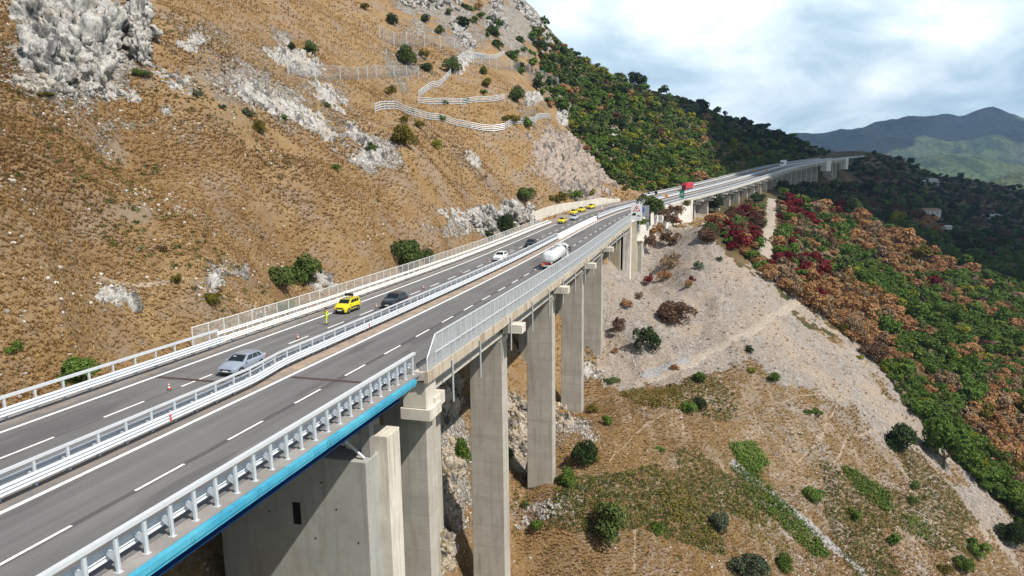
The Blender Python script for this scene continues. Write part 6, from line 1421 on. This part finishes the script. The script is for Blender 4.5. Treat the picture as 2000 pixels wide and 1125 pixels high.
MB().tube((0, .1, -1), (0, .1, 4.5), .07, 6).build('post', M_post, g); face(g, s_at(1332, 9.0, 2.5), 9.0, .2); g.scale = (.8, .8, .8)
def small_sign(label, px, py, kind):
    s, lat = road_at(px, py); g = empty('roadworks_sign', (0, 0, 0), 0, label, 'road sign')
    MB().tube((-.3, 0, 0), (0, 0, .9), .03, 5).tube((.3, 0, 0), (0, 0, .9), .03, 5).tube((0, .5, 0), (0, 0, .9), .03, 5).build('stand', M_post, g)
    if kind == 'tri': flat_poly(MB(), [(-.8, .7), (.8, .7), (0, 2.1)], -.05).build('orange_triangle', M_orange, g)
    elif kind == 'disc': flat_poly(MB(), disc(.62, 0, 1.3), -.05).build('dark_disc', M_trim, g)
    else: MB().box((-.5, -.04, .7), (.5, .02, 2.6)).build('dark_board', M_trim, g)
    face(g, s, lat, .02)
small_sign('orange triangular roadworks sign at the far end of the lay-by', 1250, 387, 'tri'); small_sign('dark round sign seen from behind beside the orange triangle at the lay-by', 1255, 388, 'disc'); small_sign('dark round sign seen from behind where the lay-by ends', 1266, 384, 'disc'); small_sign('dark round sign seen from behind at the start of the second viaduct', 1277, 379, 'disc'); small_sign('dark round sign nearest the guardrail end at the second viaduct', 1285, 377, 'disc'); small_sign('dark grey sign standing on the lane near the second viaduct', 1281, 383, 'disc')
small_sign('orange triangular sign on the median of the second viaduct', 1301, 389, 'tri'); small_sign('dark upright board on the hill side of the second viaduct behind the red lorry', 1378, 354, 'board'); small_sign('dark upright board far along the hill side of the second viaduct', 1485, 330, 'board'); small_sign('small orange sign in the far left lane of the second viaduct', 1471, 337, 'tri'); small_sign('small orange sign by the far median of the second viaduct', 1498, 337, 'tri')

# ------------------------------------------------------------------ houses in the valley
M_hw = plain('house_plaster', (.42, .41, .39), .8, 0, .1); M_hr = plain('house_roof_tiles', (.30, .17, .12), .9, 0, .25); M_gr = plain('shed_roof', (.36, .37, .38), .7)
def house(px, py, w, d_, h, roof, label, hip=True):
    l, n = hit(px, py)
    if l is None: return
    g = empty('house', l, RNG.uniform(-.4, .4), label, 'house')
    MB().box((-w / 2, -d_ / 2, -2), (w / 2, d_ / 2, h)).build('wall', M_hw, g)
    e = .5; MB().loft([[(-w / 2 - e, -d_ / 2 - e, h), (w / 2 + e, -d_ / 2 - e, h), (w / 2 + e, -d_ / 2 - e, h + .02)], [(-w / 2 - e, 0, h + d_ * .22), (w / 2 + e, 0, h + d_ * .22), (w / 2 + e, 0, h + d_ * .22 + .1)], [(-w / 2 - e, d_ / 2 + e, h), (w / 2 + e, d_ / 2 + e, h), (w / 2 + e, d_ / 2 + e, h + .02)]], False, False).build('roof', roof, g)
    for k in range(3): MB().box((-w * .35 + k * w * .28, -d_ / 2 - .05, h * .35), (-w * .35 + k * w * .28 + 1.2, -d_ / 2 + .02, h * .35 + 1.5)).build('window', M_trim, g)
house(1817, 360, 14, 8, 5, M_gr, 'pale flat farmhouse high on the dark hill behind the second viaduct'); house(1800, 359, 6, 5, 3, M_gr, 'tiny white outbuilding left of the pale farmhouse on the dark hill')
house(1814, 420, 18, 8, 4, M_hr, 'long low farmhouse at the foot of the dark hill'); house(1934, 427, 14, 6, 3, M_gr, 'grey roofed shed among dark trees near the right edge'); house(1847, 458, 4, 4, 4.5, M_hw, 'small white hut among dark trees in the valley'); house(1976, 419, 8, 6, 4, M_hw, 'small white house close to the right edge above the grey shed')
# ------------------------------------------------------------------ far country: valley floor and mountains (setting)
def mountains():
    na, nd = 420, 260
    a = np.linspace(-1.4, 1.9, na); y = np.exp(np.linspace(math.log(1150), math.log(6200), nd))
    A, Y = np.meshgrid(a, y); X = A * Y
    Z = -150 + fbm(X / 900, Y / 900, 3) * 35
    px_a = lambda px: ray(px, 300)[0] / ray(px, 300)[1]
    def ridge(prof, depth, wid, rough, seed, slope):
        pa = [px_a(p[0]) for p in prof]; pe = [(at_depth(p[0], p[1], depth)[2]) for p in prof]
        top = np.interp(A, pa, pe, left=pe[0] - 60, right=pe[-1] - 40)
        rg = np.abs(fbm(X / 620 + seed, Y / 620, 5, .55)); sp = np.abs(fbm(X / 240 + seed, Y / 900 + seed, 4))
        fall = np.clip(np.abs(Y - depth) / wid, 0, 1.6)
        return top - (top + 150) * (fall ** .85) * (1 - .0 * rg) - rough * (rg * 1.6 + sp * .8) * np.minimum(fall * 3, 1) + rough * .12 * fbm(X / 110, Y / 110, 3)
    Z = np.maximum(Z, ridge([(1200, 300), (1450, 276), (1560, 258), (1600, 256), (1660, 250), (1700, 241), (1760, 226), (1800, 222), (1850, 221), (1870, 226), (1900, 212), (1930, 205), (1950, 211), (1980, 221), (2030, 233), (2150, 262), (2400, 285)], 4700, 1500, 190, 3, 1))
    Z = np.maximum(Z, ridge([(1480, 330), (1640, 300), (1720, 268), (1790, 262), (1850, 275), (1930, 262), (2010, 258), (2100, 290)], 3900, 900, 110, 11, 1))
    Z = np.maximum(Z, ridge([(1600, 345), (1730, 330), (1800, 306), (1870, 299), (1940, 308), (2000, 318), (2150, 310), (2400, 330)], 3000, 650, 70, 21, 1))
    Z = np.maximum(Z, ridge([(1900, 372), (1960, 345), (2000, 335), (2100, 325), (2300, 335)], 2000, 420, 40, 29, 1))
    V = np.stack([X, Y, Z], -1).reshape(-1, 3); i = np.arange(na * nd).reshape(nd, na)
    Fq = np.stack([i[:-1, :-1], i[:-1, 1:], i[1:, 1:], i[1:, :-1]], -1).reshape(-1, 4)
    t = NT('far_hills'); p = t.geo(); n = t.noise(p, .012, 6, .6); n2 = t.noise(p, .0028, 4); n3 = t.noise(p, .05, 4, .7)
    c = t.mix(t.ramp(n, [(.42, 0.), (.58, 1.)]), (.030, .052, .022), (.085, .118, .040))
    c = t.mix(t.ramp(n2, [(.48, 0.), (.60, .8)]), c, (.11, .125, .055))
    c = t.mix(t.ramp(n3, [(.45, 0.), (.6, .6)]), c, (.012, .022, .012)); t.base(c); t.bump(n3, 1, 14); t.set(Specular_IOR_Level=0.0)
    o = ob('far_hills', npmesh('far_hills', V, Fq, t.m, True)); o['kind'] = 'structure'
mountains()
gp = ob('ground', npmesh('ground', [(-12000, -9000, -175), (12000, -9000, -175), (12000, 12000, -175), (-12000, 12000, -175)], [(0, 1, 2, 3)], plain('valley_green', (.06, .08, .03), .95, 0, .4, .004))); gp['kind'] = 'structure'

# ------------------------------------------------------------------ clouds overhead: real billows that throw the shade on the far hills
def cloud(c, r, seed):
    bm = bmesh.new(); bmesh.ops.create_icosphere(bm, subdivisions=5, radius=1.0)
    p = np.array([v.co for v in bm.verts]); f = np.array([[v.index for v in q.verts] for q in bm.faces]); bm.free()
    n = fbm(p[:, 0] * 1.7 + seed, p[:, 1] * 1.7 + p[:, 2] * 1.3, 5, .55)
    p = p * (1 + .55 * n[:, None]); p[:, 2] = np.where(p[:, 2] < 0, p[:, 2] * .35, p[:, 2])
    o = ob('cloud', npmesh('cloud', p * np.array(r) + np.array(c), f, plain('cloud_white', (.85, .86, .88), 1.0), True)); o['kind'] = 'structure'
def cloud_for(px, py, y, r, seed, alt=900.0):     # over the ground the photo shows shaded
    g_ = at_depth(px, py, y); k = (alt - g_[2]) / SUN_V[2]; cloud(g_ + SUN_V * k, r, seed)
cloud_for(1500, 262, 660, (150, 190, 50), 3)
cloud_for(1830, 385, 700, (330, 330, 60), 9)
cloud_for(1720, 240, 4600, (480, 360, 120), 15, 2000.0); cloud_for(1985, 250, 4300, (380, 600, 120), 21, 2000.0); cloud_for(1600, 280, 4200, (500, 700, 110), 27, 2000.0)

# ------------------------------------------------------------------ air
hz = MB().box((-4200, -500, -180), (5600, 6300, 640))
HZ = bpy.data.materials.new('haze'); HZ.use_nodes = True; ht = HZ.node_tree; ht.nodes.clear()
ho = ht.nodes.new('ShaderNodeOutputMaterial'); hv = ht.nodes.new('ShaderNodeVolumePrincipled'); hv.inputs['Color'].default_value = (.42, .62, 1.0, 1); hv.inputs['Density'].default_value = 0.75e-4; hv.inputs['Anisotropy'].default_value = 0.2
ht.links.new(hv.outputs[0], ho.inputs['Volume'])
h_ = hz.build('haze', HZ); h_['kind'] = 'stuff'
